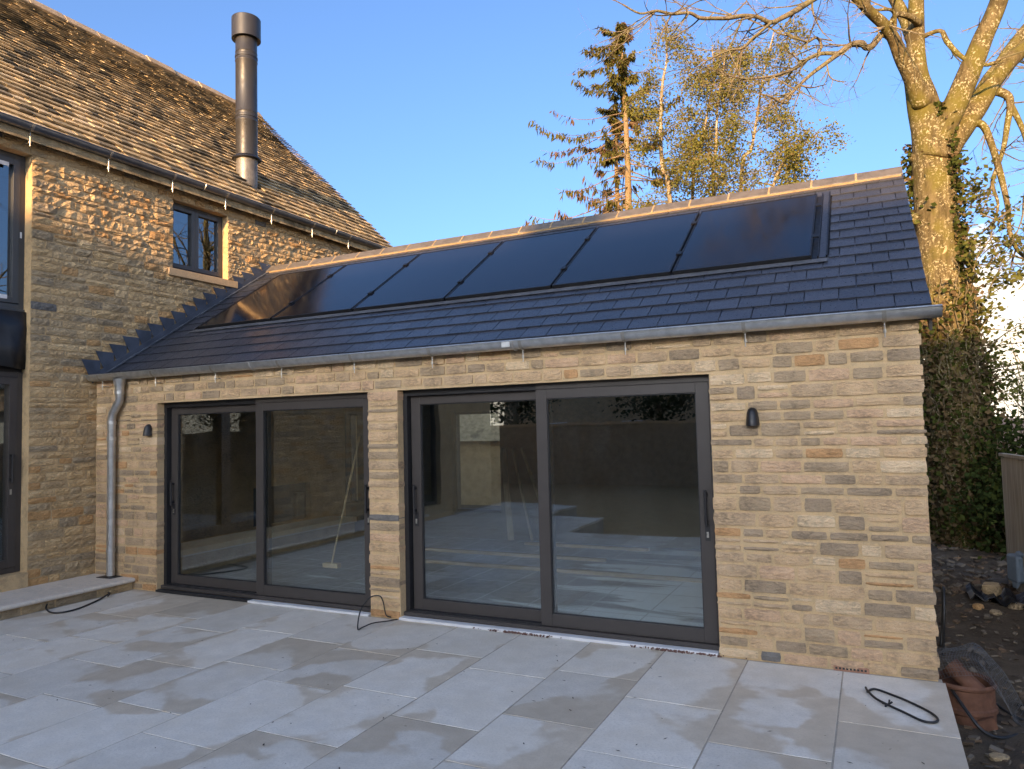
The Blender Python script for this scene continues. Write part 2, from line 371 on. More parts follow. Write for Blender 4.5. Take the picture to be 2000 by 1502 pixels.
def stone_piece(u0, u1, v0, v1, fmap, back, proud, rough, rnd, nx=4):
    """one rough faced walling stone, 40 triangles; fmap(u, v, w) -> world, w outwards"""
    vs = []; fs = []; W = u1 - u0; H = v1 - v0
    j = min(W, H) * .07; ph = random.random() * 50
    us = [0, .5, 1] if nx == 2 else [i / nx for i in range(nx + 1)]
    for b in range(3):
        for a, t in enumerate(us):
            u = u0 + W * t; v = v0 + H * b / 2
            ea = a in (0, len(us) - 1); eb = b in (0, 2)
            if ea and eb:
                u += (1 if a == 0 else -1) * rnd * random.uniform(.5, 1.3); v += (1 if b == 0 else -1) * rnd * random.uniform(.3, 1.0); ww = proud * .2
            elif ea: u += (1 if a == 0 else -1) * random.uniform(0, rnd * .5); v += random.uniform(-j, j); ww = proud * .35
            elif eb: v += (1 if b == 0 else -1) * random.uniform(0, rnd * .55); u += random.uniform(-j, j); ww = proud * .35
            else: u += random.uniform(-j, j); v += random.uniform(-j, j); ww = proud
            ww += rough * noise.noise(Vector((u * 11 + ph, v * 17, ph))) + rough * .5 * random.uniform(-1, 1)
            vs.append((u, v, ww))
    n = len(us); q = lambda a, b: b * n + a
    for b in range(2):
        for a in range(n - 1): fs.append((q(a, b), q(a + 1, b), q(a + 1, b + 1), q(a, b + 1)))
    ring = [q(a, 0) for a in range(n)] + [q(n - 1, 1)] + [q(a, 2) for a in range(n - 1, -1, -1)] + [q(0, 1)]
    m = len(vs)
    for r in ring: vs.append((vs[r][0], vs[r][1], -back))
    for k in range(len(ring)): 
        k2 = (k + 1) % len(ring); fs.append((ring[k], m + k, m + k2, ring[k2]))
    return [fmap(*p) for p in vs], fs
def courses(z0, z1, lo, hi):
    zs = [z0]
    while zs[-1] < z1 - lo * .6: zs.append(zs[-1] + random.uniform(lo, hi))
    k = (z1 - z0) / (zs[-1] - z0); return [z0 + (z - z0) * k for z in zs]
def fill_course(spans, lo, hi, joint):
    out = []
    for a, b in spans:
        xs = [a]
        while b - xs[-1] > hi * 1.15: xs.append(xs[-1] + random.uniform(lo, hi))
        if b - xs[-1] < lo * .6 and len(xs) > 1: xs[-1] = b
        else: xs.append(b)
        first = True
        for i in range(len(xs) - 1):
            l = xs[i] + (0 if i == 0 else joint * .5); r = xs[i + 1] - (0 if i == len(xs) - 2 else joint * .5)
            if r - l > .03: out.append((l, r))
    return out

# ================================================================ GROUND
def axis(lo, hi, d0, d1, step):
    a = [-400, -150, -60, lo - 15, lo - 4, lo]; a = [x for x in a if x <= lo]
    x = d0
    mid = [lo]
    c = lo
    b = []
    while x <= d1: b.append(x); x += step
    return sorted(set(a + b + [hi, hi + 4, hi + 15, 60 + hi, 150 + hi, 400 + hi]))
gx = axis(-20, 22, 8.6, 13.0, .12); gy = axis(-20, 26, -3.0, 11.0, .16)
mb = MB(); vs = []
for y in gy:
    for x in gx:
        z = -.34
        if 8.5 < x < 13.1 and -3.1 < y < 11.1:
            e = min(1, (x - 8.5) / .5) * min(1, (13.1 - x)) * min(1, (y + 3.1)) * min(1, 11.1 - y)
            z += e * (.10 * noise.noise(Vector((x * .9, y * .9, 0))) + .05 * noise.noise(Vector((x * 3, y * 3, 5))) + .03 * noise.noise(Vector((x * 8, y * 8, 2))) + .05)
        vs.append((x, y, z))
nx_ = len(gx)
mb.add(vs, [(j * nx_ + i, j * nx_ + i + 1, (j + 1) * nx_ + i + 1, (j + 1) * nx_ + i) for j in range(len(gy) - 1) for i in range(nx_ - 1)])
ground = struct(mb.build('ground', M['dirt'], smooth=True))
mb = MB(); vs = []; n = 40
for j in range(n + 1):
    for i in range(n + 1):
        x = -18 + 50 * i / n; y = -18.0 + 13.0 * j / n; vs.append((x, y, -.30 + .05 * noise.noise(Vector((x * .4, y * .4, 3)))))
mb.add(vs, [(j * (n + 1) + i, j * (n + 1) + i + 1, (j + 1) * (n + 1) + i + 1, (j + 1) * (n + 1) + i) for j in range(n) for i in range(n)])
struct(mb.build('garden_earth', M['earth'], smooth=True))

# patio: a mortar bed with every slab on it
patio = struct(MB().box(.60, 8.915, -5.5, .06, -.33, -.0028).box(.60, 3.86, -7.4, -5.501, -.33, -.0028).box(.60, 2.58, -9.3, -7.401, -.33, -.0028).build('patio', M['joint']))
rows = [(8.30, 8.92, [-.96, -1.86, -2.6, -3.5]), (7.65, 8.30, [-1.54, -2.4, -3.1, -3.9]), (7.02, 7.65, [-1.06, -1.91, -2.8, -3.5]),
        (6.40, 7.02, [-.75, -1.63, -2.32, -3.2, -3.9]), (5.76, 6.40, [-.95, -1.92, -2.75, -3.6]), (5.13, 5.76, [-.71, -1.62, -2.43, -3.3, -4.1]),
        (4.50, 5.13, [-.92, -1.73, -2.73, -3.4, -4.2]), (3.88, 4.50, [-.84, -1.54, -2.45, -3.26, -4.1]), (3.24, 3.88, [-.76, -1.75, -2.56, -3.4, -4.2]),
        (2.60, 3.24, [-.95, -1.97, -2.67, -3.5, -4.1]), (1.96, 2.60, [-.7, -1.56, -2.4, -3.1, -4.0]), (1.33, 1.96, [-.9, -1.75, -2.6, -3.5, -4.2]), (.745, 1.33, [-1.1, -2.0, -2.9, -3.6, -4.4])]
for x0, x1, cuts in rows:
    ys = [-.012] + cuts + [cuts[-1] - random.uniform(.6, .9)]
    ys.append(-5.48)
    if x0 < 3.5: ys += [-6.1, -6.8, -7.38]
    if x0 < 2.4: ys += [-8.1, -8.7, -9.28]
    for a, b in zip(ys, ys[1:]):
        if a - b < .25: continue
        g = .0045; X0, X1, Y0, Y1 = x0 + g, x1 - g, b + g, a - g
        if x1 > 8.9: X1 = 8.93
        z = random.uniform(-.0008, .001); tl = random.uniform(-.001, .001); j = lambda: random.uniform(-.002, .002)
        vs = [(X0 + j(), Y0 + j(), z), (X1 + j(), Y0 + j(), z + tl), (X1 + j(), Y1 + j(), z), (X0 + j(), Y1 + j(), z - tl)]
        bt = [(p[0], p[1], -.04) for p in vs]
        rim = [(p[0] + (.002 if k in (0, 3) else -.002), p[1] + (.002 if k < 2 else -.002), p[2] + .0) for k, p in enumerate(vs)]
        low = [(p[0], p[1], p[2] - .0025) for p in vs]
        MB().add(rim + low + bt, [(0, 1, 2, 3)] + [(k, k + 4, (k + 1) % 4 + 4, (k + 1) % 4) for k in range(4)] + [(k + 4, k + 8, (k + 1) % 4 + 8, (k + 1) % 4 + 4) for k in range(4)]).build('slab', slab_m[random.randrange(4)], patio, ((X0 + X1) / 2, (Y0 + Y1) / 2, 0))
# raised step along the house wall: riser stones, coping slabs
step = struct(MB().box(.002, .70, -7.0, -.004, -.3, .085).build('step', M['old_mortar']))
y = -.03
while y > -4.2:
    l = random.uniform(.28, .5); j = random.uniform(-.008, .006)
    v, f = stone_piece(y - l + .006, y - .006, -.005, .078, lambda u, v, w_: (.70 + w_, u, v), .05, .012, .006, .008)
    MB().add(v, f).build('riser_stone', old_m[pick([20, 20, 10, 8, 12, 16, 3])], step, (.70, y - l / 2, .04)); y -= l
y = -.006
for l in (.62, .9, .85, .9, .9, .9, .9):
    mb = MB(); z1 = .135; prof = [(.004, .086), (.735, .086), (.752, .094), (.758, .110), (.752, .126), (.735, z1), (.004, z1)]
    n = len(prof); vs = [(px, yy, pz) for yy in (y - l + .003, y - .003) for px, pz in prof]
    mb.add(vs, [tuple(range(n)), tuple(range(2 * n - 1, n - 1, -1))] + [(k, n + k, n + (k + 1) % n, (k + 1) % n) for k in range(n)])
    mb.build('coping_slab', M['coping'], step, (.37, y - l / 2, .11)); y -= l

# ================================================================ MAIN HOUSE
house = thing('stone_house', (0, 0, -.3), 'two storey rubble stone house with steep stone tiled roof and tall black flue', 'house')
YN, YF = -10.0, 6.22                                       # near and far end of the long wall
OPEN = [(-2.75, -.79, .13, 5.07), (1.10, 2.066, 4.10, 5.07), (-7.6, -5.8, .13, 2.4)]   # openings y0 y1 z0 z1
def wall_with_holes(fbox, u0, u1, v0, v1, holes):
    us = sorted({u0, u1, *[h[0] for h in holes], *[h[1] for h in holes]}); us = [u for u in us if u0 <= u <= u1]
    for a, b in zip(us, us[1:]):
        hs = sorted([h for h in holes if h[0] <= a and h[1] >= b], key=lambda h: h[2]); z = v0
        for h in hs:
            if h[2] > z: fbox(a, b, z, h[2])
            z = h[3]
        if z < v1: fbox(a, b, z, v1)
mb = MB(); wall_with_holes(lambda a, b, c, d: mb.box(-.22, -.004, a, b, c, d), YN, YF, -.33, 5.42, OPEN)
mwall = mb.build('wall', M['old_mortar'], house)
mb = MB(); mb.box(-7.4, -7.2, YN, YF, -.33, 5.42); mb.box(-7.2, -.22, YN, YN + .2, -.33, 5.42); mb.box(-7.2, -.22, YF - .2, YF, -.33, 5.42)
for yy in (YN, YF - .2): mb.prism([(-7.2, yy + .003, 5.42), (-.22, yy + .003, 5.42), (-3.65, yy + .003, 8.85)], (0, .19, 0))
mb.build('rear_wall', M['old_mortar'], house)
fm = lambda u, v, w_: (w_, u, v)
pl = []
def roofz(y): return 2.506 + .646 * y
zz = courses(.13, 4.10, .07, .125) ; zz += courses(4.10, 5.07, .06, .125)[1:]; zz += courses(5.07, 5.24, .08, .10)[1:]
zz = courses(-.1, .13, .07, .11)[:-1] + zz
for z0, z1 in zip(zz, zz[1:]):
    zm = (z0 + z1) / 2; spans = [(-5.2, YF - .01)]
    for (a, b, c, d) in OPEN[:2]:
        if c - .01 < zm < d + .01:
            ns = []
            for s in spans:
                if b <= s[0] or a >= s[1]: ns.append(s); continue
                if a - s[0] > .05: ns.append((s[0], a))
                if s[1] - b > .05: ns.append((b, s[1]))
            spans = ns
    up = min(1, max(0, (zm - 3.4) / 1.3))
    for l, r in fill_course(spans, .13, .36 if z1 - z0 < .09 else .42, .014):
        if r > .25 and l > .1 and zm < roofz(l) - .12 and l < 2.9: continue        # behind the extension
        if l > 0.1 and zm < 2.45: continue
        if l > 3.0 and zm < roofz(6 - l) - .15: continue
        hz = z1 - z0
        parts_ = [(z0, z1)] if hz < .11 or random.random() < .85 else [(z0, z0 + hz * .5), (z0 + hz * .5, z1)]
        for c, d in parts_:
            v, f = stone_piece(l, r, c + .005, d - .005, fm, .035, random.uniform(.006, .016) + up * random.uniform(.0, .013), .006 + up * .013, .005, 5)
            pl.append((v, f, pick(OLD_W)))
pieces('stone', pl, old_m, mwall, 300, 'rubble_stones')
# roof
RP = Vector((.17, 0, 5.31)); RT = Vector((-3.65, 0, 9.02)); RVv = (RT - RP); RLEN = RVv.length; rv = RVv.normalized(); rn = Vector((rv.z, 0, -rv.x))
mb = MB()
for sgn in (1,):
    a0 = RP - rn * .05; a1 = RT - rn * .05
    mb.prism([(a0.x, YN - .1, a0.z), (a1.x, YN - .1, a1.z), (a1.x, YN - .1, a1.z - .12), (a0.x, YN - .1, a0.z - .1)], (0, YF + .1 - YN, 0))
b0 = Vector((-7.47, 0, 5.31)); mb.prism([(RT.x, YN - .1, RT.z - .03), (b0.x, YN - .1, b0.z), (b0.x, YN - .1, b0.z - .1), (RT.x, YN - .1, RT.z - .15)], (0, YF + .1 - YN, 0))
mroof = mb.build('roof', tile_m[2], house)
FL = Vector((-.50, 2.92, 0))
pl = []; s = 0.0; k = 0
while s < RLEN - .04:
    gauge = .165 - .075 * s / RLEN
    y = -10.0 + random.uniform(0, .2); w0, w1 = (.14, .30) if s < 2 else (.11, .24)
    while y < YF + .04:
        wd = random.uniform(w0, w1); ye = min(y + wd, YF + .06 + random.uniform(-.012, .012))
        th = random.uniform(.018, .028) * (1 - .3 * s / RLEN); ln = gauge * 1.9
        lift = random.uniform(.0, .004)
        c = RP + rv * s; pm = RP + rv * (s + gauge * .5)
        if (Vector((pm.x, (y + ye) / 2, 0)) - FL).length > .16 and ye - y > .04 and y > (-10 if s < .4 else -4.5):
            vs = []
            for (ss, lo) in ((0, 1), (ln, 0)):
                for yy in (y + .004, ye - .004):
                    js = random.uniform(-.007, .007) if ss == 0 else 0
                    base = RP + rv * (s + ss + js) + rn * ((.026 + lift) * lo - .03 * (1 - lo)); jy = random.uniform(-.004, .004)
                    vs.append((base.x, yy + jy, base.z)); tp = base + rn * (th * random.uniform(.92, 1.08)); vs.append((tp.x, yy + jy, tp.z))
            fs = [(0, 2, 3, 1), (1, 3, 7, 5), (0, 1, 5, 4), (2, 6, 7, 3)]
            pl.append((vs, fs, pick(TILE_W)))
        y = ye
        if wd < .01: break
    s += gauge; k += 1
pieces('roof_tile', pl, tile_m, mroof, 300, 'upper_roof_tiles')
# ridge stones
y = -4.2
while y < YF:
    l = min(random.uniform(.46, .62), YF + .08 - y)
    mb = MB(); t = .05; hw = .17; zt = 9.10 + random.uniform(-.012, .012); j = random.uniform(-.01, .01)
    prof = [(-3.65 - hw, zt - hw * .98), (-3.65 - .05, zt - .02), (-3.65 + .05, zt - .02), (-3.65 + hw, zt - hw * .98), (-3.65 + hw - .05, zt - hw * .98 - .045), (-3.65, zt - .11), (-3.65 - hw + .05, zt - hw * .98 - .045)]
    mb.prism([(px + j, y + .004, pz) for px, pz in prof], (0, l - .008, 0)); mb.build('ridge_stone', M['ridge_stone'], mroof, (-3.65, y + l / 2, 9.0), bevel=.012); y += l
# flue
r = .172
prof = [(r, 6.30)]
for zz_ in (7.00, 8.02):
    prof += [(r, zz_ - .075), (r + .007, zz_ - .065), (r + .007, zz_ - .05), (r, zz_ - .04), (r, zz_ - .005), (r + .009, zz_), (r + .009, zz_ + .03), (r, zz_ + .04), (r, zz_ + .075), (r + .005, zz_ + .085), (r, zz_ + .095)]
prof += [(r, 8.52)]
flue = MB().lathe(FL, prof, 48).build('flue', M['flue'], house, (FL.x, FL.y, 6.3), smooth='auto')
MB().lathe(FL, [(r * .98, 5.45), (r * .98, 6.33)], 40).build('base_sleeve', M['flue_base'], flue, smooth=True)
MB().lathe(FL, [(r + .002, 6.36), (r + .02, 6.35), (r + .055, 6.315), (r + .058, 6.30), (r + .03, 6.295), (r - .01, 6.295)], 48).build('storm_collar', M['black'], flue, smooth='auto')
MB().lathe(FL, [(r - .03, 8.36), (r + .06, 8.34), (r + .06, 8.69), (r + .052, 8.70), (r - .06, 8.705), (0, 8.705)], 48).build('cowl', M['flue'], flue, smooth='auto')
# gutter with brackets
def gutter_mesh(axis_, a, b, c, z, r_, n=10):
    """open half-round gutter; axis 'x' or 'y'; c the other horizontal coordinate"""
    mb = MB(); vs = []; 
    for t in (a, b):
        for rr in (r_, r_ - .004):
            for k in range(n + 1):
                th = math.pi + math.pi * k / n; h = c + rr * math.cos(th); zz2 = z + rr * math.sin(th)
                vs.append((t, h, zz2) if axis_ == 'x' else (h, t, zz2))
    m = n + 1
    fs = [(k, k + 1, 2 * m + k + 1, 2 * m + k) for k in range(n)] + [(m + k + 1, m + k, 3 * m + k, 3 * m + k + 1) for k in range(n)]
    fs += [(0, 2 * m, 3 * m, m), (n, m + n, 3 * m + n, 2 * m + n)]
    mb.add(vs, fs)
    for e in (c - r_, c + r_):
        p = [(a, e, z), (b, e, z)] if axis_ == 'x' else [(e, a, z), (e, b, z)]
        mb.tube(p, .008, 6)
    for t, d in ((a, .004), (b, -.004)):
        poly = [(t, c + r_ * math.cos(math.pi + math.pi * k / n), z + r_ * math.sin(math.pi + math.pi * k / n)) for k in range(n + 1)]
        if axis_ == 'y': poly = [(p[1], p[0], p[2]) for p in poly]
        mb.prism(poly, (d, 0, 0) if axis_ == 'x' else (0, d, 0))
    return mb
GM = (.155, 5.345, .072)
mg = gutter_mesh('y', -9.9, 5.98, GM[0], GM[1], GM[2]).build('gutter', M['zinc_dark'], house, smooth='auto')
def bracket(axis_, t, c, z, r_, wall, parent, mat, drop=.19):
    mb = MB(); pts = []
    for k in range(9):
        th = math.pi + math.pi * k / 8; pts.append((c + (r_ + .004) * math.cos(th), z + (r_ + .004) * math.sin(th)))
    wd = .014
    vs = []
    for t_ in (t - wd, t + wd):
        for rr in (0, .003):
            for k in range(9):
                th = math.pi + math.pi * k / 8; h = c + (r_ + .003 + rr) * math.cos(th); z2 = z + (r_ + .003 + rr) * math.sin(th)
                vs.append((t_, h, z2) if axis_ == 'x' else (h, t_, z2))
    fs = [(k, k + 1, 18 + k + 1, 18 + k) for k in range(8)] + [(9 + k + 1, 9 + k, 27 + k, 27 + k + 1) for k in range(8)] + [(k, 9 + k, 10 + k, k + 1) for k in range(8)] + [(18 + k, 19 + k, 28 + k, 27 + k) for k in range(8)]
    mb.add(vs, fs)
    P = (lambda h, zz3, tt=0: (t + tt, h, zz3)) if axis_ == 'x' else (lambda h, zz3, tt=0: (h, t + tt, zz3))
    zb = z - r_ - drop
    mb.tube([P(c, z - r_ - .002), P(c, zb)], .005, 6); mb.tube([P(c, zb + .045), P(wall, zb + .045)], .005, 6)
    mb.tube([P(c, zb + .033), P(c, zb + .057)], .011, 6)
    mb.build('bracket', mat, parent, P(c, z), smooth='auto')
for yb in (-3.7, -2.77, -1.84, -.91, .04, .97, 1.88, 2.80, 3.74, 4.70, 5.66): bracket('y', yb, GM[0], GM[1], GM[2], .0, mg, M['bracket'], .17)
for yb in (1.47, -1.4, 4.3):
    MB().tube([(GM[0] + (GM[2] + .003) * math.cos(math.pi + math.pi * k / 8), yb, GM[1] + (GM[2] + .003) * math.sin(math.pi + math.pi * k / 8)) for k in range(9)], .011, 6).build('joint_band', M['zinc_dark'], mg, (GM[0], yb, GM[1]))

# framed glazing helper: rectangular ring of four bars in a plane
def ring(mb, P, u0, u1, v0, v1, w0, w1, t, tb=None, tt=None, mi=0):
    tb = tb or t; tt = tt or t
    for a, b, c, d in ((u0, u0 + t, v0, v1), (u1 - t, u1, v0, v1), (u0 + t, u1 - t, v0, v0 + tb), (u0 + t, u1 - t, v1 - tt, v1)):
        x0, y0, z0 = P(a, c, w0); x1, y1, z1 = P(b, d, w1)
        mb.box(min(x0, x1), max(x0, x1), min(y0, y1), max(y0, y1), min(z0, z1), max(z0, z1), mi)
def slabbox(P, a, b, c, d, w0, w1):
    x0, y0, z0 = P(a, c, w0); x1, y1, z1 = P(b, d, w1)
    return MB().box(min(x0, x1), max(x0, x1), min(y0, y1), max(y0, y1), min(z0, z1), max(z0, z1))
PE = lambda u, v, w_: (u, w_, v)
PM = lambda u, v, w_: (w_, u, v)                       # house wall plane, w = x
# small two light window
y0, y1, z0, z1 = OPEN[1]
mb = MB(); ring(mb, PM, y0, y1, z0 + .005, z1, -.20, -.115, .035)
win = mb.build('window', M['frame_grey'], house, (-.15, (y0 + y1) / 2, z0), bevel=.004)
ym = 1.56
for a, b in ((y0 + .037, ym - .002), (ym + .002, y1 - .037)):
    mb = MB(); ring(mb, PM, a, b, z0 + .043, z1 - .037, -.185, -.105, .06); mb.build('sash', M['frame_grey'], win, (-.15, (a + b) / 2, 4.5), bevel=.004)
    slabbox(PM, a + .061, b - .061, z0 + .104, z1 - .098, -.15, -.146).build('pane', M['glass_up'], win)
MB().box(-.18, .045, y0 - .09, y1 + .15, 3.985, 4.088).build('sill', M['cut_stone'], win, bevel=.006)
slabbox(PM, y0 + .3, y1 - .3, z1 - .05, z1 - .03, -.112, -.10).build('trickle_vent', M['black'], win)
# tall opening: upper window, black membrane over the floor zone, glazed door below
y0, y1, z0, z1 = OPEN[0]
mb = MB(); ring(mb, PM, y0, y1, 3.27, z1, -.24, -.13, .06); mb.box(-.22, -.11, y0, y1, 3.245, 3.272); tw = mb.build('tall_window', M['frame_grey'], house, (-.2, (y0 + y1) / 2, 3.3), bevel=.004)
for a, b in ((y0 + .062, (y0 + y1) / 2 - .002), ((y0 + y1) / 2 + .002, y1 - .062)):
    mb = MB(); ring(mb, PM, a, b, 3.335, z1 - .062, -.225, -.12, .075); mb.build('sash', M['frame_grey'], tw, (-.2, (a + b) / 2, 4), bevel=.004)
    slabbox(PM, a + .076, b - .076, 3.412, z1 - .139, -.175, -.171).build('pane', M['glass_up'], tw)
for zc in (5.0 - .10, 3.375): slabbox(PM, y1 - .30, y1 - .19, zc, zc + .045, -.119, -.116).build('white_tape', M['white_pvc'], tw)
slabbox(PM, y1 - .055, y1 - .035, 4.10, 4.17, -.129, -.124).build('sticker', M['white_pvc'], tw)
mb = MB(); n = 26; vs = []
for j, zz_ in enumerate((3.24, 3.05, 2.85, 2.60)):
    for i in range(n + 1):
        yy = y0 + (y1 - y0 + .03) * i / n; amp = .012 + .012 * j
        vs.append((-.085 + amp * math.sin(i * 1.3 + j) + .02 * noise.noise(Vector((yy * 3, zz_ * 2, 1))) + .012 * j, yy, zz_ + (.02 * math.sin(i * .7) if j == 3 else 0)))
mb.add(vs, [(j * (n + 1) + i, j * (n + 1) + i + 1, (j + 1) * (n + 1) + i + 1, (j + 1) * (n + 1) + i) for j in range(3) for i in range(n)])
mem = mb.build('membrane', M['membrane'], house, smooth=True); sm = mem.modifiers.new('thick', 'SOLIDIFY'); sm.thickness = .003
MB().box(-.24, -.15, y0, y1, 2.50, 3.24).build('floor_band', M['membrane'], house)
mb = MB(); ring(mb, PM, y0, y1, .30, 2.55, -.24, -.13, .06); gd = mb.build('glazed_door', M['frame'], house, (-.2, (y0 + y1) / 2, .3), bevel=.004)
for a, b in ((y0 + .062, (y0 + y1) / 2 - .002), ((y0 + y1) / 2 + .002, y1 - .062)):
    mb = MB(); ring(mb, PM, a, b, .362, 2.488, -.225, -.12, .085); mb.build('leaf', M['frame'], gd, (-.2, (a + b) / 2, 1.4), bevel=.004)
    slabbox(PM, a + .086, b - .086, .448, 2.402, -.175, -.171).build('pane', M['glass'], gd)
mb = MB().tube([(-.09, y1 - .12, 1.30), (-.09, y1 - .12, 1.62)], .014, 8); mb.box(-.12, -.08, y1 - .135, y1 - .105, 1.32, 1.36); mb.box(-.12, -.08, y1 - .135, y1 - .105, 1.58, 1.62); mb.build('handle', M['black'], gd)
MB().box(-.12, -.115, y1 - .13, y1 - .11, 1.17, 1.23).build('keyhole', M['silver'], gd)
MB().box(-.30, .02, y0 - .02, y1 + .0, .136, .296).build('threshold', M['old_mortar'], gd)
y0, y1, z0, z1 = OPEN[2]
mb = MB(); ring(mb, PM, y0, y1, z0 + .01, z1, -.2, -.12, .07); mb.box(-.19, -.13, (y0 + y1) / 2 - .05, (y0 + y1) / 2 + .05, .2, 2.33); g3 = mb.build('garden_door', M['frame'], house)
slabbox(PM, y0 + .07, y1 - .07, .21, 2.33, -.165, -.161).build('pane', M['glass'], g3)
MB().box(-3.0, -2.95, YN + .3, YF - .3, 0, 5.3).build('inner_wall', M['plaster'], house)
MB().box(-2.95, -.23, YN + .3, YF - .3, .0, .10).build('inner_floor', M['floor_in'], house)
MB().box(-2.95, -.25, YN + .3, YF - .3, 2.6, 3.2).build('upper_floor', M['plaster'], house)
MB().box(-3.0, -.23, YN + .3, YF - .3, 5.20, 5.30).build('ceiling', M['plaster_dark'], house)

# ================================================================ EXTENSION
ext = thing('stone_extension', (4.45, 0, -.3), 'single storey stone garden room with dark slate roof and two sliding doors', 'extension')
EL = 8.90; D1 = (1.105, 4.143); D2 = (4.489, 7.442); HD = 2.17; DEPTH = 5.9
holes = [(D1[0], D1[1], -.02, HD), (D2[0], D2[1], -.02, HD)]
mb = MB(); wall_with_holes(lambda a, b, c, d: mb.box(a, b, .009, .30, c, d), .0, EL - .01, -.3, 2.50, holes)
ewall = mb.build('front_wall', M['mortar'], ext)
fe = lambda u, v, w_: (u, -w_, v)
pl = []
zz = courses(.0, HD, .075, .125); zz = [z for z in zz] + courses(HD + .012, 2.49, .085, .105)
for z0, z1 in zip(zz, zz[1:]):
    if z1 - z0 < .03: continue
    zm = (z0 + z1) / 2
    spans = [(.02, D1[0]), (D1[1], D2[0]), (D2[1], EL)] if zm < HD else [(.02, EL)]
    for (l, r) in fill_course(spans, .13, .33, .018):
        hz = z1 - z0; parts_ = [(z0, z1)]
        if hz > .105 and random.random() < .25: k = random.uniform(.4, .6); parts_ = [(z0, z0 + hz * k), (z0 + hz * k, z1)]
        for c, d in parts_:
            sh = random.choice((.002, .006, .014)); c2 = c + .007 + sh * random.random(); d2 = d - .007 - sh * random.random()
            atedge = any(abs(l - e) < .001 or abs(r - e) < .001 for e in (D1[0], D1[1], D2[0], D2[1], EL))
            if atedge: 
                l2 = l + random.uniform(-.008, .008) if l in (D1[1], D2[1]) else l; r2 = r + random.uniform(-.010, .010) if r in (D1[0], D2[0], EL) else r
            else: l2, r2 = l, r
            v, f = stone_piece(l2, r2, c2, d2, fe, .12 if atedge else .04, random.uniform(.003, .010), .004, .006)
            pl.append((v, f, pick(EXT_W)))
pieces('stone', pl, ext_m, ewall, 300, 'small_stones')
# air brick at the foot of the wall
ab = MB(); ab.box(8.24, 8.47, -.007, .02, -.002, .034)
for i in range(9): ab.box(8.252 + i * .0235, 8.266 + i * .0235, -.0085, -.0068, .010, .024, 1)
ab.build('air_brick', [M['brick'], M['frame_dark']], ext)
# other walls, floor, ceiling of the room
mb = MB(); mb.box(EL - .30, EL - .01, .301, DEPTH, -.3, 2.50)
mb.prism([(EL - .30, .05, 2.502), (EL - .30, 5.85, 2.502), (EL - .30, 2.96, 4.36)], (.28, 0, 0)); gw = mb.build('gable_wall', M['mortar'], ext)
pl = []; zz = courses(-.3, 4.3, .075, .125)
for z0, z1 in zip(zz, zz[1:]):
    q = max(0, (z1 - 2.40) / .646)
    if 5.86 - 2 * q < .3: continue
    for l, r in fill_course([(.13 if q == 0 else max(.13, q), 5.88 - q)], .13, .33, .018):
        v, f = stone_piece(l, r, z0 + .007, z1 - .007, lambda u, v, w_: (EL - .012 + w_, u, v), .03, random.uniform(.003, .010), .004, .006); pl.append((v, f, pick(EXT_W)))
pieces('stone', pl, ext_m, gw, 0, 'gable_stones')
BK = 4.6
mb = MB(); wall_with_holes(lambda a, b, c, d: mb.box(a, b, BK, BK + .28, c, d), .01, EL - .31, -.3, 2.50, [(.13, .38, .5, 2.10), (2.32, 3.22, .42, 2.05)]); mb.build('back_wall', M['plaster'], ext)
for (a, b, c, d) in ((.13, .38, .5, 2.10), (2.32, 3.22, .42, 2.05)):
    mb = MB(); ring(mb, PE, a, b, c, d, BK + .10, BK + .16, .04); rw = mb.build('rear_window', M['frame_dark'], ext); slabbox(PE, a + .04, b - .04, c + .04, d - .04, BK + .12, BK + .124).build('pane', M['glass_in'], rw)
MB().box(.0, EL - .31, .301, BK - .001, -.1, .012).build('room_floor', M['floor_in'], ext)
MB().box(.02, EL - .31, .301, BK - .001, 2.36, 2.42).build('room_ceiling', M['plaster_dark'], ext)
mb = MB(); wall_with_holes(lambda a, b, c, d: mb.box(.02, .11, a, b, c, d), .302, BK - .002, .013, 2.355, [(2.44, 3.68, .36, .95)]); mb.build('fireside_wall', old_m[4], ext)
MB().box(.005, .019, 2.40, 3.72, .30, 1.0).build('firebox', M['black'], ext); MB().box(.03, .10, 3.40, 3.55, .361, .80).build('firebox_panel', M['plaster'], ext)
MB().box(.112, .62, .60, 4.2, .013, .24).build('hearth_base', old_m[2], ext); MB().box(.112, .65, .58, 4.22, .241, .33).build('hearth_slab', M['coping'], ext)
# lintel reveal: thin dark strips drawn for the shadow gap
for d in (D1, D2): MB().box(d[0] - .1, d[1] + .1, .012, .29, HD + .001, HD + .010).build('lintel_shadow', M['frame_dark'], ext)
# roof
PIT = math.atan(.646); v_ = Vector((0, math.cos(PIT), math.sin(PIT))); n_ = Vector((0, -math.sin(PIT), math.cos(PIT))); O_ = Vector((0, 0, 2.506))
def RPt(x, s, h=0.0): p = O_ + v_ * s + n_ * h; return (x, p.y, p.z)
SR = 2.93 / math.cos(PIT)                                     # ridge, measured up the slope
mb = MB()
mb.prism([RPt(.015, .03, -.02), RPt(.015, SR, -.02), RPt(.015, SR, -.16), RPt(.015, .03, -.06)], (8.97 - .015, 0, 0))
mb.prism([(.3, 2.94, 4.38), (.3, 6.1, 2.34), (.3, 6.1, 2.22), (.3, 2.94, 4.26)], (8.67, 0, 0))
eroof = mb.build('roof', M['frame_dark'], ext)
PX = [.60, 1.885, 3.155, 4.425, 5.70, 6.935, 8.175]; PS0, PS1 = 1.235, 3.01
gauge = .222; pl = []; s = -.08; k = 0
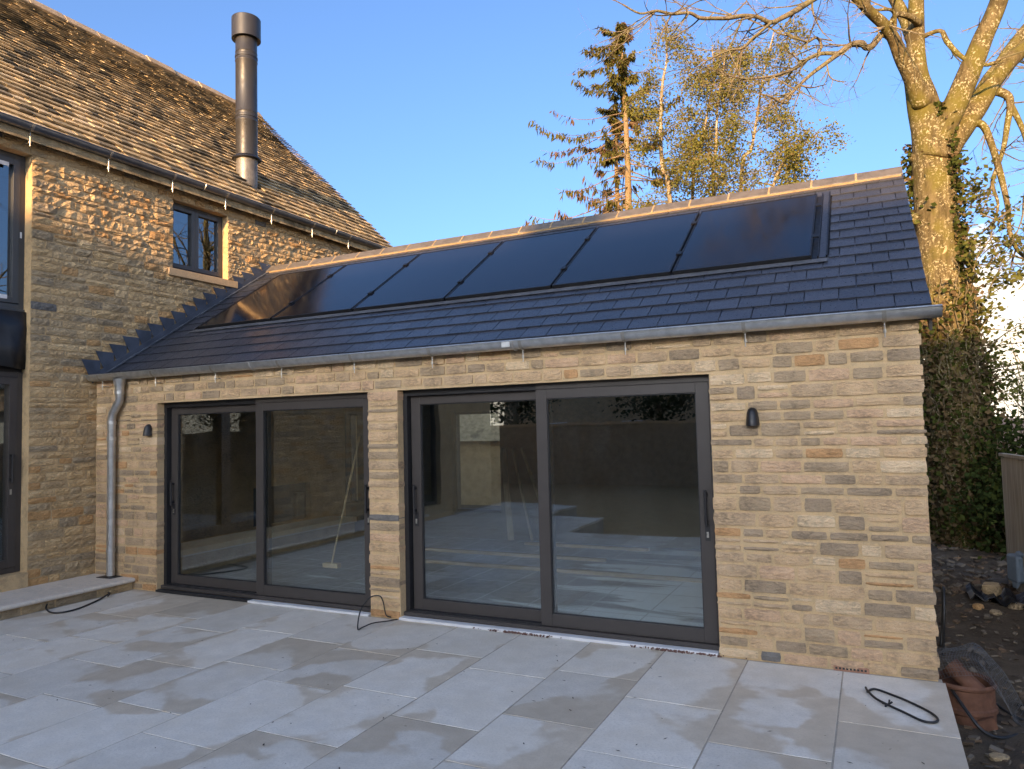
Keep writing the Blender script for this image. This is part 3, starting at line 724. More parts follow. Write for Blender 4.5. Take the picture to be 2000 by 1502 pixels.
while s < SR - .05:
    x = .03 - (0 if k % 2 else .125) - .02
    while x < 8.99:
        a = max(x + .0035, .03); b = min(x + .25 - .0035, 8.985 + random.uniform(-.004, .004)); x += .25
        if b - a < .04: continue
        s0 = s + random.uniform(-.003, .003); s1 = min(s + gauge + .09, SR + .02)
        if s0 > PS0 - .14 and s0 < PS1 - .02 and b > PX[0] - .10 and a < PX[-1] + .13:
            if a < PX[0] - .12: b = PX[0] - .10
            elif b > PX[-1] + .15: a = PX[-1] + .13
            else: continue
            if b - a < .03: continue
        lf = random.uniform(.0, .003); jt = random.uniform(-.0025, .0025)
        vs = [RPt(a, s0, .012 + lf), RPt(b, s0 + jt, .012 + lf), RPt(b, s1, -.004), RPt(a, s1, -.004), RPt(a, s0, .003), RPt(b, s0 + jt, .003), RPt(b, s1, -.012), RPt(a, s1, -.012)]
        pl.append((vs, [(0, 1, 2, 3), (4, 5, 1, 0), (4, 0, 3, 7), (5, 6, 2, 1)], pick([3, 5, 3])))
    s += gauge; k += 1
pieces('slate', pl, slate_m, eroof, 300, 'more_slates')
# ridge tiles on a mortar bed
mb = MB(); mb.prism([RPt(.02, SR - .148, .004), RPt(.02, SR - .144, .026), RPt(.02, SR, .034), RPt(.02, SR, -.01)], (8.95, 0, 0)); rb = mb.build('ridge_mortar', M['ridge_mortar'], ext)
x = .02; L_ = (8.99 - .02) / 20
for i in range(20):
    a = RPt(0, SR - .135, .036); b = RPt(0, SR + .012, .062 + random.uniform(-.002, .002)); yr = b[1]
    mb = MB(); th = .016
    prof = [(a[1], a[2]), (yr, b[2]), (2 * yr - a[1], a[2]), (2 * yr - a[1], a[2] - th), (yr, b[2] - th * 1.3), (a[1], a[2] - th)]
    mb.prism([(x + .006, p, q) for p, q in prof], (L_ - .012, 0, 0)); mb.build('ridge_tile', M['ridge_slate'], rb, (x + L_ / 2, yr, b[2]))
    if i:
        mb = MB(); prof2 = [(p + (.0 if p > yr - .01 else -.002), q + .003) for p, q in prof[:3]] + [(2 * yr - a[1], a[2] - th), (yr, b[2] - th), (a[1] - .004, a[2] - th)]
        mb.prism([(x - .010 + random.uniform(-.003, .003), p, q) for p, q in prof2], (.020, 0, 0)); mb.build('ridge_joint', M['ridge_mortar'], rb, (x, yr, b[2]))
    x += L_
mb = MB(); mb.prism([RPt(8.955, -.06, -.02), RPt(8.955, SR, -.02), RPt(8.955, SR, -.10), RPt(8.955, -.06, -.10)], (.02, 0, 0)); mb.build('verge_board', M['ridge_slate'], ext)
# gutter, brackets, downpipe
GE = (-.082, 2.537, .072)
eg = gutter_mesh('x', .035, 9.03, GE[0], GE[1], GE[2]).build('gutter', M['zinc'], ext, smooth='auto')
for xb in (.25, 1.19, 2.15, 3.11, 4.05, 4.95, 5.88, 6.80, 7.74, 8.68): bracket('x', xb, GE[0], GE[1], GE[2], .0, eg, M['bracket'], .11)
for xb in (2.72, 5.81):
    MB().tube([(xb, GE[0] + (GE[2] + .003) * math.cos(math.pi + math.pi * k / 8), GE[1] + (GE[2] + .003) * math.sin(math.pi + math.pi * k / 8)) for k in range(9)], .010, 6).build('joint_band', M['zinc'], eg, (xb, GE[0], GE[1]))
MB().box(5.71, 5.79, GE[0] - .076, GE[0] - .069, 2.485, 2.535).build('joint_clip', M['zinc'], eg)
xo, xp, yp = .56, .41, -.075; pr = .046
MB().lathe((xo, GE[0], 0), [(.075, 2.475), (.072, 2.455), (.052, 2.38), (.049, 2.30)], 24).build('outlet', M['zinc'], eg, smooth='auto')
sw = [(xo, GE[0], 2.34), (xo, GE[0], 2.25), (xo - .02, yp, 2.20), (xo - .065, yp, 2.155), (xp + .06, yp, 2.115), (xp + .02, yp, 2.07), (xp, yp, 2.00), (xp, yp, .15)]
dp = MB().tube(sw, pr, 18).build('downpipe', M['zinc'], ext, smooth='auto')
for zb in (1.93, 1.74, .42): MB().lathe((xp, yp, 0), [(pr, zb), (pr + .005, zb + .005), (pr + .005, zb + .045), (pr, zb + .05)], 20).build('pipe_socket', M['zinc'], dp, smooth='auto')
MB().lathe((xo, GE[0], 0), [(.049, 2.29), (.054, 2.295), (.054, 2.33), (.049, 2.335)], 20).build('pipe_socket', M['zinc'], dp, smooth='auto')
MB().box(xp - .13, xp + .12, -.17, -.008, .137, .142).build('gully_grate', M['frame_dark'], dp)
# stepped lead flashing up the house wall
TOP = []
y = -.20; z = 2.735; i = 0
teeth = 17; dy = (2.83 - (-.20)) / teeth
for i in range(teeth):
    yt = -.20 + dy * i; zt = 2.735 + (4.60 - 2.735) * i / teeth + random.uniform(-.012, .012)
    nyt = yt + dy; nzt = 2.735 + (4.60 - 2.735) * (i + 1) / teeth
    bot = lambda q: roofz(q) - .02
    ylo = max(yt, -.11)
    poly = [(.02, yt, zt), (.02, yt + dy * 1.34, zt - .004)]
    poly += [(.02, yt + dy * 1.34, max(bot(yt + dy * 1.34), 2.40)), (.02, yt + .14, max(bot(yt + .14), 2.42))]
    MB().prism(poly, (.004 + .003 * (i % 2), 0, 0)).build('flashing_step', M['lead'], ext, (.02, yt, zt))
mb = MB(); mb.prism([RPt(.022, -.06, .018), RPt(.022, SR, .018), RPt(.022, SR, .075), RPt(.022, -.06, .075)], (.010, 0, 0))
mb.prism([RPt(.022, -.06, .016), RPt(.10, -.06, .016), RPt(.10, -.06, .021), RPt(.022, -.06, .021)], v_ * (SR + .06)); mb.build('roof_flashing', M['lead'], ext)
# tray and apron round the panels
mb = MB(); mb.prism([RPt(PX[0] - .09, PS0 - .01, .016), RPt(PX[-1] + .12, PS0 - .01, .016), RPt(PX[-1] + .12, PS0 - .10, .020), RPt(PX[0] - .09, PS0 - .10, .020)], n_ * .004); mb.build('lead_apron', M['lead_pale'], ext)
mb = MB(); mb.prism([RPt(PX[0] - .09, PS0 - .012, .004), RPt(PX[-1] + .12, PS0 - .012, .004), RPt(PX[-1] + .12, PS1 + .05, .004), RPt(PX[0] - .09, PS1 + .05, .004)], n_ * .008)
for xe in (PX[-1] + .035, PX[-1] + .105): mb.prism([RPt(xe, PS0, .012), RPt(xe, PS1 + .05, .012), RPt(xe, PS1 + .05, .040), RPt(xe, PS0, .040)], (.012, 0, 0))
for xe in (PX[0] - .085, PX[0] - .02): mb.prism([RPt(xe, PS0, .012), RPt(xe, PS1 + .05, .012), RPt(xe, PS1 + .05, .030), RPt(xe, PS0, .030)], (.012, 0, 0))
mb.build('panel_tray', M['panel_black'], ext)
MB().prism([RPt(PX[-1] + .050, PS0 + .01, .014), RPt(PX[-1] + .103, PS0 + .01, .014), RPt(PX[-1] + .103, PS1 + .12, .014), RPt(PX[-1] + .050, PS1 + .12, .014)], n_ * .006).build('side_flashing', slate_m[0], ext)
plab = ['black solar panel nearest the house wall', 'second black solar panel from the house wall', 'third black solar panel from the house wall',
        'fourth black solar panel from the house wall', 'fifth black solar panel from the house wall', 'black solar panel farthest from the house, next to bare slates']
for i in range(6):
    a, b = PX[i] + .011, PX[i + 1] - .011; t = thing('solar_panel', RPt((a + b) / 2, PS0, .02), plab[i], 'solar panel', 'solar panels in a row on the slate roof')
    mb = MB()
    for (p, q, s0, s1) in ((a, a + .016, PS0, PS1), (b - .016, b, PS0, PS1), (a + .016, b - .016, PS0, PS0 + .016), (a + .016, b - .016, PS1 - .016, PS1)):
        mb.prism([RPt(p, s0, .013), RPt(q, s0, .013), RPt(q, s1, .013), RPt(p, s1, .013)], n_ * .040)
    mb.build('frame', M['panel_black'], t)
    MB().prism([RPt(a + .0165, PS0 + .0165, .040), RPt(b - .0165, PS0 + .0165, .040), RPt(b - .0165, PS1 - .0165, .040), RPt(a + .0165, PS1 - .0165, .040)], n_ * .009).build('glass', M['panel'], t)
    for sx in (PX[i + 1] - .008 if i < 5 else PX[6] + .01,):
        for ss in (PS0 + .45, PS1 - .42):
            MB().prism([RPt(sx - .022, ss - .035, .054), RPt(sx + .030, ss - .035, .054), RPt(sx + .030, ss + .035, .054), RPt(sx - .022, ss + .035, .054)], n_ * .014).build('clamp', M['panel_black'], t)
# sliding doors
def sliding(d, yoff=0):
    x0, x1 = d; xm = (x0 + x1) / 2
    mb = MB(); ring(mb, PE, x0 - .02, x1 + .02, .03, HD + .0, .10, .28, .066, .045, .055); door = mb.build('sliding_door', M['frame_dark'], ext, (xm, .15, 0))
    mb = MB(); mb.box(x0 - .02, x1 + .02, .06, .099, .028, .062); mb.box(xm - .05, x1 + .02, .085, .0995, HD - .052, HD); mb.box(x1 - .022, x1 + .02, .085, .0995, .063, HD - .0525); mb.build('track', M['frame'], door)
    for k, (a, b, ya, yb) in enumerate(((x0 + .055, xm + .055, .155, .205), (xm - .055, x1 - .024, .088, .138))):
        mb = MB(); tb = .105; ring(mb, PE, a, b, .066, HD - .056, ya, yb, .104, tb, .082)
        sash = mb.build('sash', M['frame'], door, ((a + b) / 2, ya, .1), bevel=.003)
        mb = MB(); ring(mb, PE, a + .104, b - .104, .066 + tb, HD - .138, ya + .012, ya + .03, .008); mb.build('gasket', M['frame_dark'], sash if False else door)
        slabbox(PE, a + .105, b - .105, .067 + tb, HD - .139, ya + .022, ya + .026).build('pane', M['glass'], door)
        slabbox(PE, a + .105, b - .105, .067 + tb, HD - .139, ya + .040, ya + .044).build('inner_pane', M['glass_in'], door)
        xh = a + .045 if k == 0 else b - .05
        mb = MB().tube([(xh, ya - .042, .98), (xh, ya - .042, 1.26)], .012, 10); mb.box(xh - .010, xh + .010, ya - .042, ya - .001, 1.00, 1.025); mb.box(xh - .010, xh + .010, ya - .042, ya - .001, 1.21, 1.235); mb.build('handle', M['black'], door, (xh, ya, 1.1))
        mb = MB().box(xh - .018, xh + .024, ya - .004, ya - .0005, .86, .99); mb.build('lock_plate', M['frame_dark'], door)
        mb = MB().box(xh - .006, xh + .010, ya - .008, ya - .0045, .885, .93); mb.build('keyhole', M['silver'], door)
    return door
sliding(D1); sliding(D2)
MB().box(D2[0] + .0, D2[1] - .01, -.022, .058, .001, .026).build('threshold_strip', M['white_pvc'], ext, bevel=.003)
MB().box(2.55, D1[1] - .01, -.022, .058, .001, .022).build('threshold_strip', M['white_pvc'], ext, bevel=.003)
MB().box(D1[0], 2.548, -.012, .058, .001, .026).build('threshold_strip', M['frame_dark'], ext, bevel=.003)

# ================================================================ WALL LAMPS
def lamp(x, z, label):
    t = thing('wall_lamp', (x, -.006, z), label, 'wall lamp', 'matching black wall lamps on the garden room')
    mb = MB(); vs = []; n = 14; hs = [0, .012, .06, .10, .125, .138]
    hw = [.050, .050, .045, .040, .031, .012]; dp_ = [.075, .075, .066, .056, .040, .016]
    for h, a, d in zip(hs, hw, dp_):
        for k in range(n + 1):
            th = math.pi * k / n; vs.append((x - a * math.cos(th), -.008 - d * math.sin(th), z + h))
    m = n + 1
    fs = [(j * m + k, j * m + k + 1, (j + 1) * m + k + 1, (j + 1) * m + k) for j in range(5) for k in range(n)] + [tuple(range(m - 1, -1, -1)), tuple(5 * m + k for k in range(m))]
    mb.add(vs, fs).build('shade', M['black'], t, smooth='auto')
    MB().box(x - .036, x + .036, -.012, .0, z + .012, z + .115).build('back_plate', M['black'], t)
    MB().lathe((x, -.035, 0), [(.026, z - .002), (.02, z - .004), (0, z - .004)], 16).build('lens', M['frame_grey'], t)
lamp(7.758, 1.757, 'small black dome wall lamp on stone beside the right sliding door')
lamp(.985, 1.79, 'small black dome wall lamp on stone between downpipe and left sliding door')

# ================================================================ THINGS INSIDE THE ROOM
t = thing('broom', (2.15, 1.8, .012), 'long pale handled broom leaning inside behind the left sliding door', 'broom')
MB().tube([(2.15, 1.80, .07), (2.60, 1.84, 1.72)], .013, 8).build('handle', M['timber'], t); MB().box(2.03, 2.27, 1.76, 1.84, .014, .07).build('head', M['timber'], t)
for i, (x0, x1, y) in enumerate(((3.1, 6.8, 2.47), (2.6, 5.4, 3.28), (3.8, 5.7, 4.2))):
    tag(MB().box(x0, x1, y, y + .07, .0125, .05).build('timber_batten', M['batten']), ['pale timber batten lying on the room floor nearest the right door', 'middle pale timber batten lying on the room floor', 'farthest pale timber batten lying on the room floor'][i], 'batten', 'battens on the room floor')
for i in range(3):
    x = 3.40 + i * .26
    tag(MB().obox((x, 4.46, .75), (.05 if i == 0 else .016, 0, .01), (0, .008, .01), (-.10 - .10 * i, .10, .70)).build('leaning_board', M['fence']), ['left pale board leaning against the back wall inside', 'middle pale board leaning against the back wall inside', 'right pale board leaning against the back wall inside'][i], 'board', 'boards leaning inside')

# ================================================================ CABLES ON THE PATIO
def smooth_path(p, n=6):
    p = [Vector(q) for q in p]; o = []
    for i in range(len(p) - 1):
        a, b, c, d = p[max(0, i - 1)], p[i], p[i + 1], p[min(len(p) - 1, i + 2)]
        for k in range(n):
            t = k / n; o.append(.5 * ((2 * b) + (c - a) * t + (2 * a - 5 * b + 4 * c - d) * t * t + (3 * b - a - 3 * c + d) * t ** 3))
    return o + [p[-1]]
def cable(path, r, label): return tag(MB().tube(smooth_path(path), r, 8).build('cable', M['rubber'], None, path[0], True), label, 'cable')
cable([(8.46, -.42, .012), (8.485, -.36, .012), (8.52, -.35, .012), (8.62, -.43, .012), (8.70, -.51, .012), (8.80, -.64, .012), (8.835, -.74, .012), (8.81, -.80, .012), (8.75, -.80, .012), (8.66, -.70, .012), (8.58, -.62, .014), (8.51, -.53, .014), (8.465, -.44, .022), (8.45, -.36, .02)], .0075, 'loop of black cable lying on the patio by the right corner')
MB_ = MB().tube(smooth_path([(8.545, -.60, .016), (8.575, -.615, .018), (8.60, -.60, .03)]), .006, 6).tube(smooth_path([(8.56, -.64, .012), (8.58, -.61, .02), (8.585, -.57, .028)]), .006, 6)
tag(MB_.build('cable_tie', M['rubber'], None, (8.57, -.61, 0)), 'small black tie on the cable loop near the patio corner', 'cable tie')
cable([(4.40, -.02, .02), (4.37, -.06, .05), (4.36, -.09, .18), (4.33, -.11, .235), (4.26, -.17, .22), (4.24, -.28, .12), (4.325, -.425, .008), (4.36, -.40, .02), (4.40, -.30, .035), (4.46, -.16, .025), (4.50, -.06, .02)], .006, 'thin black cable arching up at the foot of the stone pillar')
cable([(.72, -.32, .03), (.80, -.36, .035), (.86, -.42, .02), (.80, -.36, .035), (.86, -.50, .012), (.98, -.72, .011), (1.06, -.90, .011), (1.06, -1.05, .011), (.95, -1.10, .011), (.80, -1.06, .03), (.715, -1.00, .05)], .009, 'thick black cable curving out from under the stone step')

# ================================================================ YARD AT THE RIGHT
def gz(x, y):
    z = -.34
    if 8.5 < x < 13.1 and -3.1 < y < 11.1:
        e = min(1, (x - 8.5) / .5) * min(1, (13.1 - x)) * min(1, (y + 3.1)) * min(1, 11.1 - y)
        z += e * (.10 * noise.noise(Vector((x * .9, y * .9, 0))) + .05 * noise.noise(Vector((x * 3, y * 3, 5))) + .03 * noise.noise(Vector((x * 8, y * 8, 2))) + .05)
    return z
# board fence
t = thing('board_fence', (10.0, 5.0, -.34), 'weathered vertical board fence at the right edge of the yard', 'fence')
A = Vector((9.99, 5.0, 0)); Bv = Vector((10.52, 1.0, 0)); dv = (Bv - A).normalized(); pv = Vector((dv.y, -dv.x, 0)); n = 30
for i in range(n):
    c = A + dv * (i * .132 + .06); h = 1.28 + random.uniform(-.015, .015)
    MB().obox((c.x, c.y, (h - .36) / 2), dv * .063, pv * (.010), (0, 0, (h + .36) / 2)).build('board', M['fence'], t, (c.x, c.y, .4))
c = A + dv * (n * .132 / 2)
MB().obox((c.x, c.y, 1.30), dv * (n * .066 + .02), pv * .03, (0, 0, .018)).build('capping_rail', M['fence'], t, (c.x, c.y, 1.3))
# clay drain chamber with pipe, netting over it
PC = Vector((9.06, .20, 0)); zb = -.36
t = thing('clay_chamber', (PC.x, PC.y, zb), 'round terracotta drain chamber standing in the earth by the patio edge', 'drain chamber')
MB().lathe(PC, [(.175, zb), (.175, -.22), (.187, -.21), (.187, -.185), (.175, -.175), (.175, -.06), (.188, -.05), (.19, -.035), (.18, -.02), (.165, -.03), (.16, -.07), (.16, zb)], 40).build('body', M['clay'], t, smooth='auto')
MB().obox((PC.x + .10, PC.y - .175, -.25), (.05, .0, .02), (0, .02, 0), (-.01, 0, .035)).build('spout', M['clay'], t)
t = thing('clay_pipe', (PC.x, PC.y, -.1), 'short terracotta pipe lying tilted in the mouth of the clay chamber', 'pipe')
a = Vector((PC.x - .08, PC.y + .05, .045)); b = Vector((PC.x + .08, PC.y - .02, -.10))
MB().tube([a, a.lerp(b, .5), b], .058, 20).build('barrel', M['clay'], t, smooth='auto'); MB().tube([a - (b - a) * .02, a + (b - a) * .22], .068, 20).build('collar', M['clay'], t, smooth='auto')
mb = MB(); nu, nv = 34, 26
def net(i, j):
    u = i / nu * 2 - 1; v = j / nv * 2 - 1
    x = PC.x + .04 + u * .30 + .04 * math.sin(v * 3); y = PC.y + .16 + v * .30
    z = .02 + .13 * math.cos(u * 1.5) - .30 * max(0, u) ** 2 - .10 * v * v + .05 * noise.noise(Vector((u * 2, v * 2, 3)))
    return (x, y, max(z, gz(x, y) + .01))
for i in range(0, nu + 1): mb.tube([net(i, j) for j in range(0, nv + 1, 2)], .0011, 3, False)
for j in range(0, nv + 1): mb.tube([net(i, j) for i in range(0, nu + 1, 2)], .0011, 3, False)
tag(mb.build('wire_netting', M['wire'], None, (PC.x, PC.y, 0)), 'crumpled sheet of fine wire netting draped over the clay chamber', 'wire netting')
cable([(8.97, .05, -.06), (9.05, -.10, -.16), (9.12, -.14, -.24), (9.22, -.10, -.28), (9.34, .02, -.28), (9.5, .2, -.28), (9.8, .3, -.28)], .011, 'black hose running over the earth past the clay chamber')
cable([(9.20, .45, -.20), (9.30, .30, -.24), (9.42, .20, -.26), (9.52, .30, -.24), (9.48, .50, -.26), (9.40, .55, -.27)], .010, 'black hose coiled on the earth behind the clay chamber')
cable([(9.02, 1.55, -.28), (9.04, 1.5, .05), (9.06, 1.62, .28), (9.07, 1.85, .22), (9.06, 1.95, -.05), (9.03, 1.9, -.28)], .012, 'grey flexible duct looping out of the earth beside the end wall')
def rock(name, c, sx, sy, sz, mat, label=None, seed=0, parent=None):
    import bmesh
    bm = bmesh.new(); bmesh.ops.create_icosphere(bm, subdivisions=2, radius=1)
    for v in bm.verts:
        k = 1 + .35 * noise.noise(v.co * 1.3 + Vector((seed * 3.1, 0, 0))) + .12 * noise.noise(v.co * 4 + Vector((seed, 5, 0)))
        v.co = Vector((max(-.75, min(.75, v.co.x * k)) * sx, max(-.75, min(.75, v.co.y * k)) * sy, max(-.6, min(.6, v.co.z * k)) * sz))
    me = bpy.data.meshes.new(name); bm.to_mesh(me); bm.free(); me.materials.append(mat)
    o = bpy.data.objects.new(name, me); col.objects.link(o); o.location = c; o.rotation_euler = (0, 0, seed * 1.3)
    if label: tag(o, label, 'stone', 'loose stones in the yard')
    return o
for i, (x, y, sx, sy, sz, lab) in enumerate(((9.68, 3.95, .16, .11, .10, 'pale angular stone lying on the black sheet in the yard'), (9.87, 3.75, .09, .08, .07, 'small pale stone in the yard right of the black sheet'),
        (9.50, 3.55, .06, .06, .06, 'small ochre stone in front of the black sheet'), (9.64, 3.42, .07, .06, .05, 'round tan stone in front of the black sheet'),
        (9.17, -.38, .07, .05, .04, 'flat tan stone on the earth by the patio edge near the bottom'), (9.75, 1.9, .12, .10, .08, 'mossy tan stone at the right edge of the yard'))):
    rock('loose_stone', (x, y, gz(x, y) + sz * .3 + (.10 if i == 0 else 0)), sx, sy, sz, old_m[(2, 5, 4, 5, 2, 4)[i]], lab, i + 1)
mb = MB(); vs = []; n = 12
for j in range(n + 1):
    for i in range(n + 1):
        x = 9.45 + .55 * i / n; y = 3.70 + .5 * j / n; vs.append((x, y, gz(x, y) + .06 + .05 * noise.noise(Vector((x * 7, y * 7, 1))) + .04 * math.sin(i * 1.7)))
mb.add(vs, [(j * (n + 1) + i, j * (n + 1) + i + 1, (j + 1) * (n + 1) + i + 1, (j + 1) * (n + 1) + i) for j in range(n) for i in range(n)])
o = tag(mb.build('black_sheet', M['membrane'], None, (9.7, 3.9, -.3)), 'crumpled black plastic sheet lying on the earth in the yard', 'plastic sheet'); o.modifiers.new('t', 'SOLIDIFY').thickness = .012
mb = MB(); mb.obox((10.08, 4.55, .0), (.13, .05, 0), (-.04, .10, 0), (0, 0, .16)); mb.obox((10.02, 4.5, -.02), (.05, .02, .12), (-.03, .06, 0), (0, 0, .10)); mb.obox((10.1, 4.5, .17), (.08, .04, 0), (-.03, .08, 0), (0, 0, .03))
tag(mb.build('rubble_sack', M['plastic_blue'], None, (10.08, 4.55, -.2), bevel=.03), 'grey blue plastic tub standing against the fence', 'tub')
# litter of chips, twigs and dead leaves over the earth
mb = MB()
for i in range(5200):
    x = 8.95 + random.random() ** 1.3 * 3.2; y = random.uniform(-2.2, 9.5); s = random.uniform(.008, .035) * (1 if y < 4 else 1.5); a = random.random() * 6.28; z = gz(x, y) + .004
    d = Vector((math.cos(a), math.sin(a), random.uniform(-.3, .3))) * s; e = Vector((-math.sin(a), math.cos(a), random.uniform(-.4, .4))) * s * random.uniform(.25, .9); c = Vector((x, y, z + s * .25))
    k = random.random()
    if k < .6: mb.add([c - d, c - e * .7, c + d, c + e], [(0, 1, 2, 3)], pick([5, 3, 2]))
    else: mb.obox(c, d, e, (0, 0, s * .25), pick([3, 2, 4]))
mb.build('ground_litter', [plain('litter_dark', (.07, .048, .03), .9), plain('litter_brown', (.14, .09, .052), .9), plain('litter_pale', (.15, .122, .09), .9)], None, (9.5, 2, -.3), kind='stuff')
ground_l = bpy.data.objects['ground_litter']; ground_l['label'] = 'stone chips, twigs and dead leaves scattered over the dark earth'; ground_l['category'] = 'litter'
mb = MB()
for i in range(130):
    x = random.uniform(5.0, 8.9) if i < 85 else random.uniform(1, 5); y = -random.uniform(.1, 3.0); a = random.gauss(.5, .5); s = random.uniform(.006, .02)
    d = Vector((math.cos(a), -math.sin(a), 0)) * s; e = Vector((math.sin(a), math.cos(a), 0)) * s * .28
    mb.add([(x - d.x, y - d.y, .004), (x - e.x, y - e.y, .005), (x + d.x, y + d.y, .006), (x + e.x, y + e.y, .005)], [(0, 1, 2, 3)])
for i in range(260):
    x = random.choice((random.gauss(5.75, .18), random.gauss(7.15, .18))); y = -.024 - abs(random.gauss(0, .006)); s = random.uniform(.002, .006)
    mb.obox((x, y, .006 + random.random() * .012), (s, 0, 0), (0, s, 0), (0, 0, s), 1)
o = mb.build('leaf_flecks', [plain('fleck', (.05, .04, .03), .9), plain('brick_dust', (.13, .07, .055), .9)], None, (7, -1, 0), kind='stuff'); o['label'] = 'tiny dead leaves and reddish crumbs scattered on the pale paving'; o['category'] = 'litter'

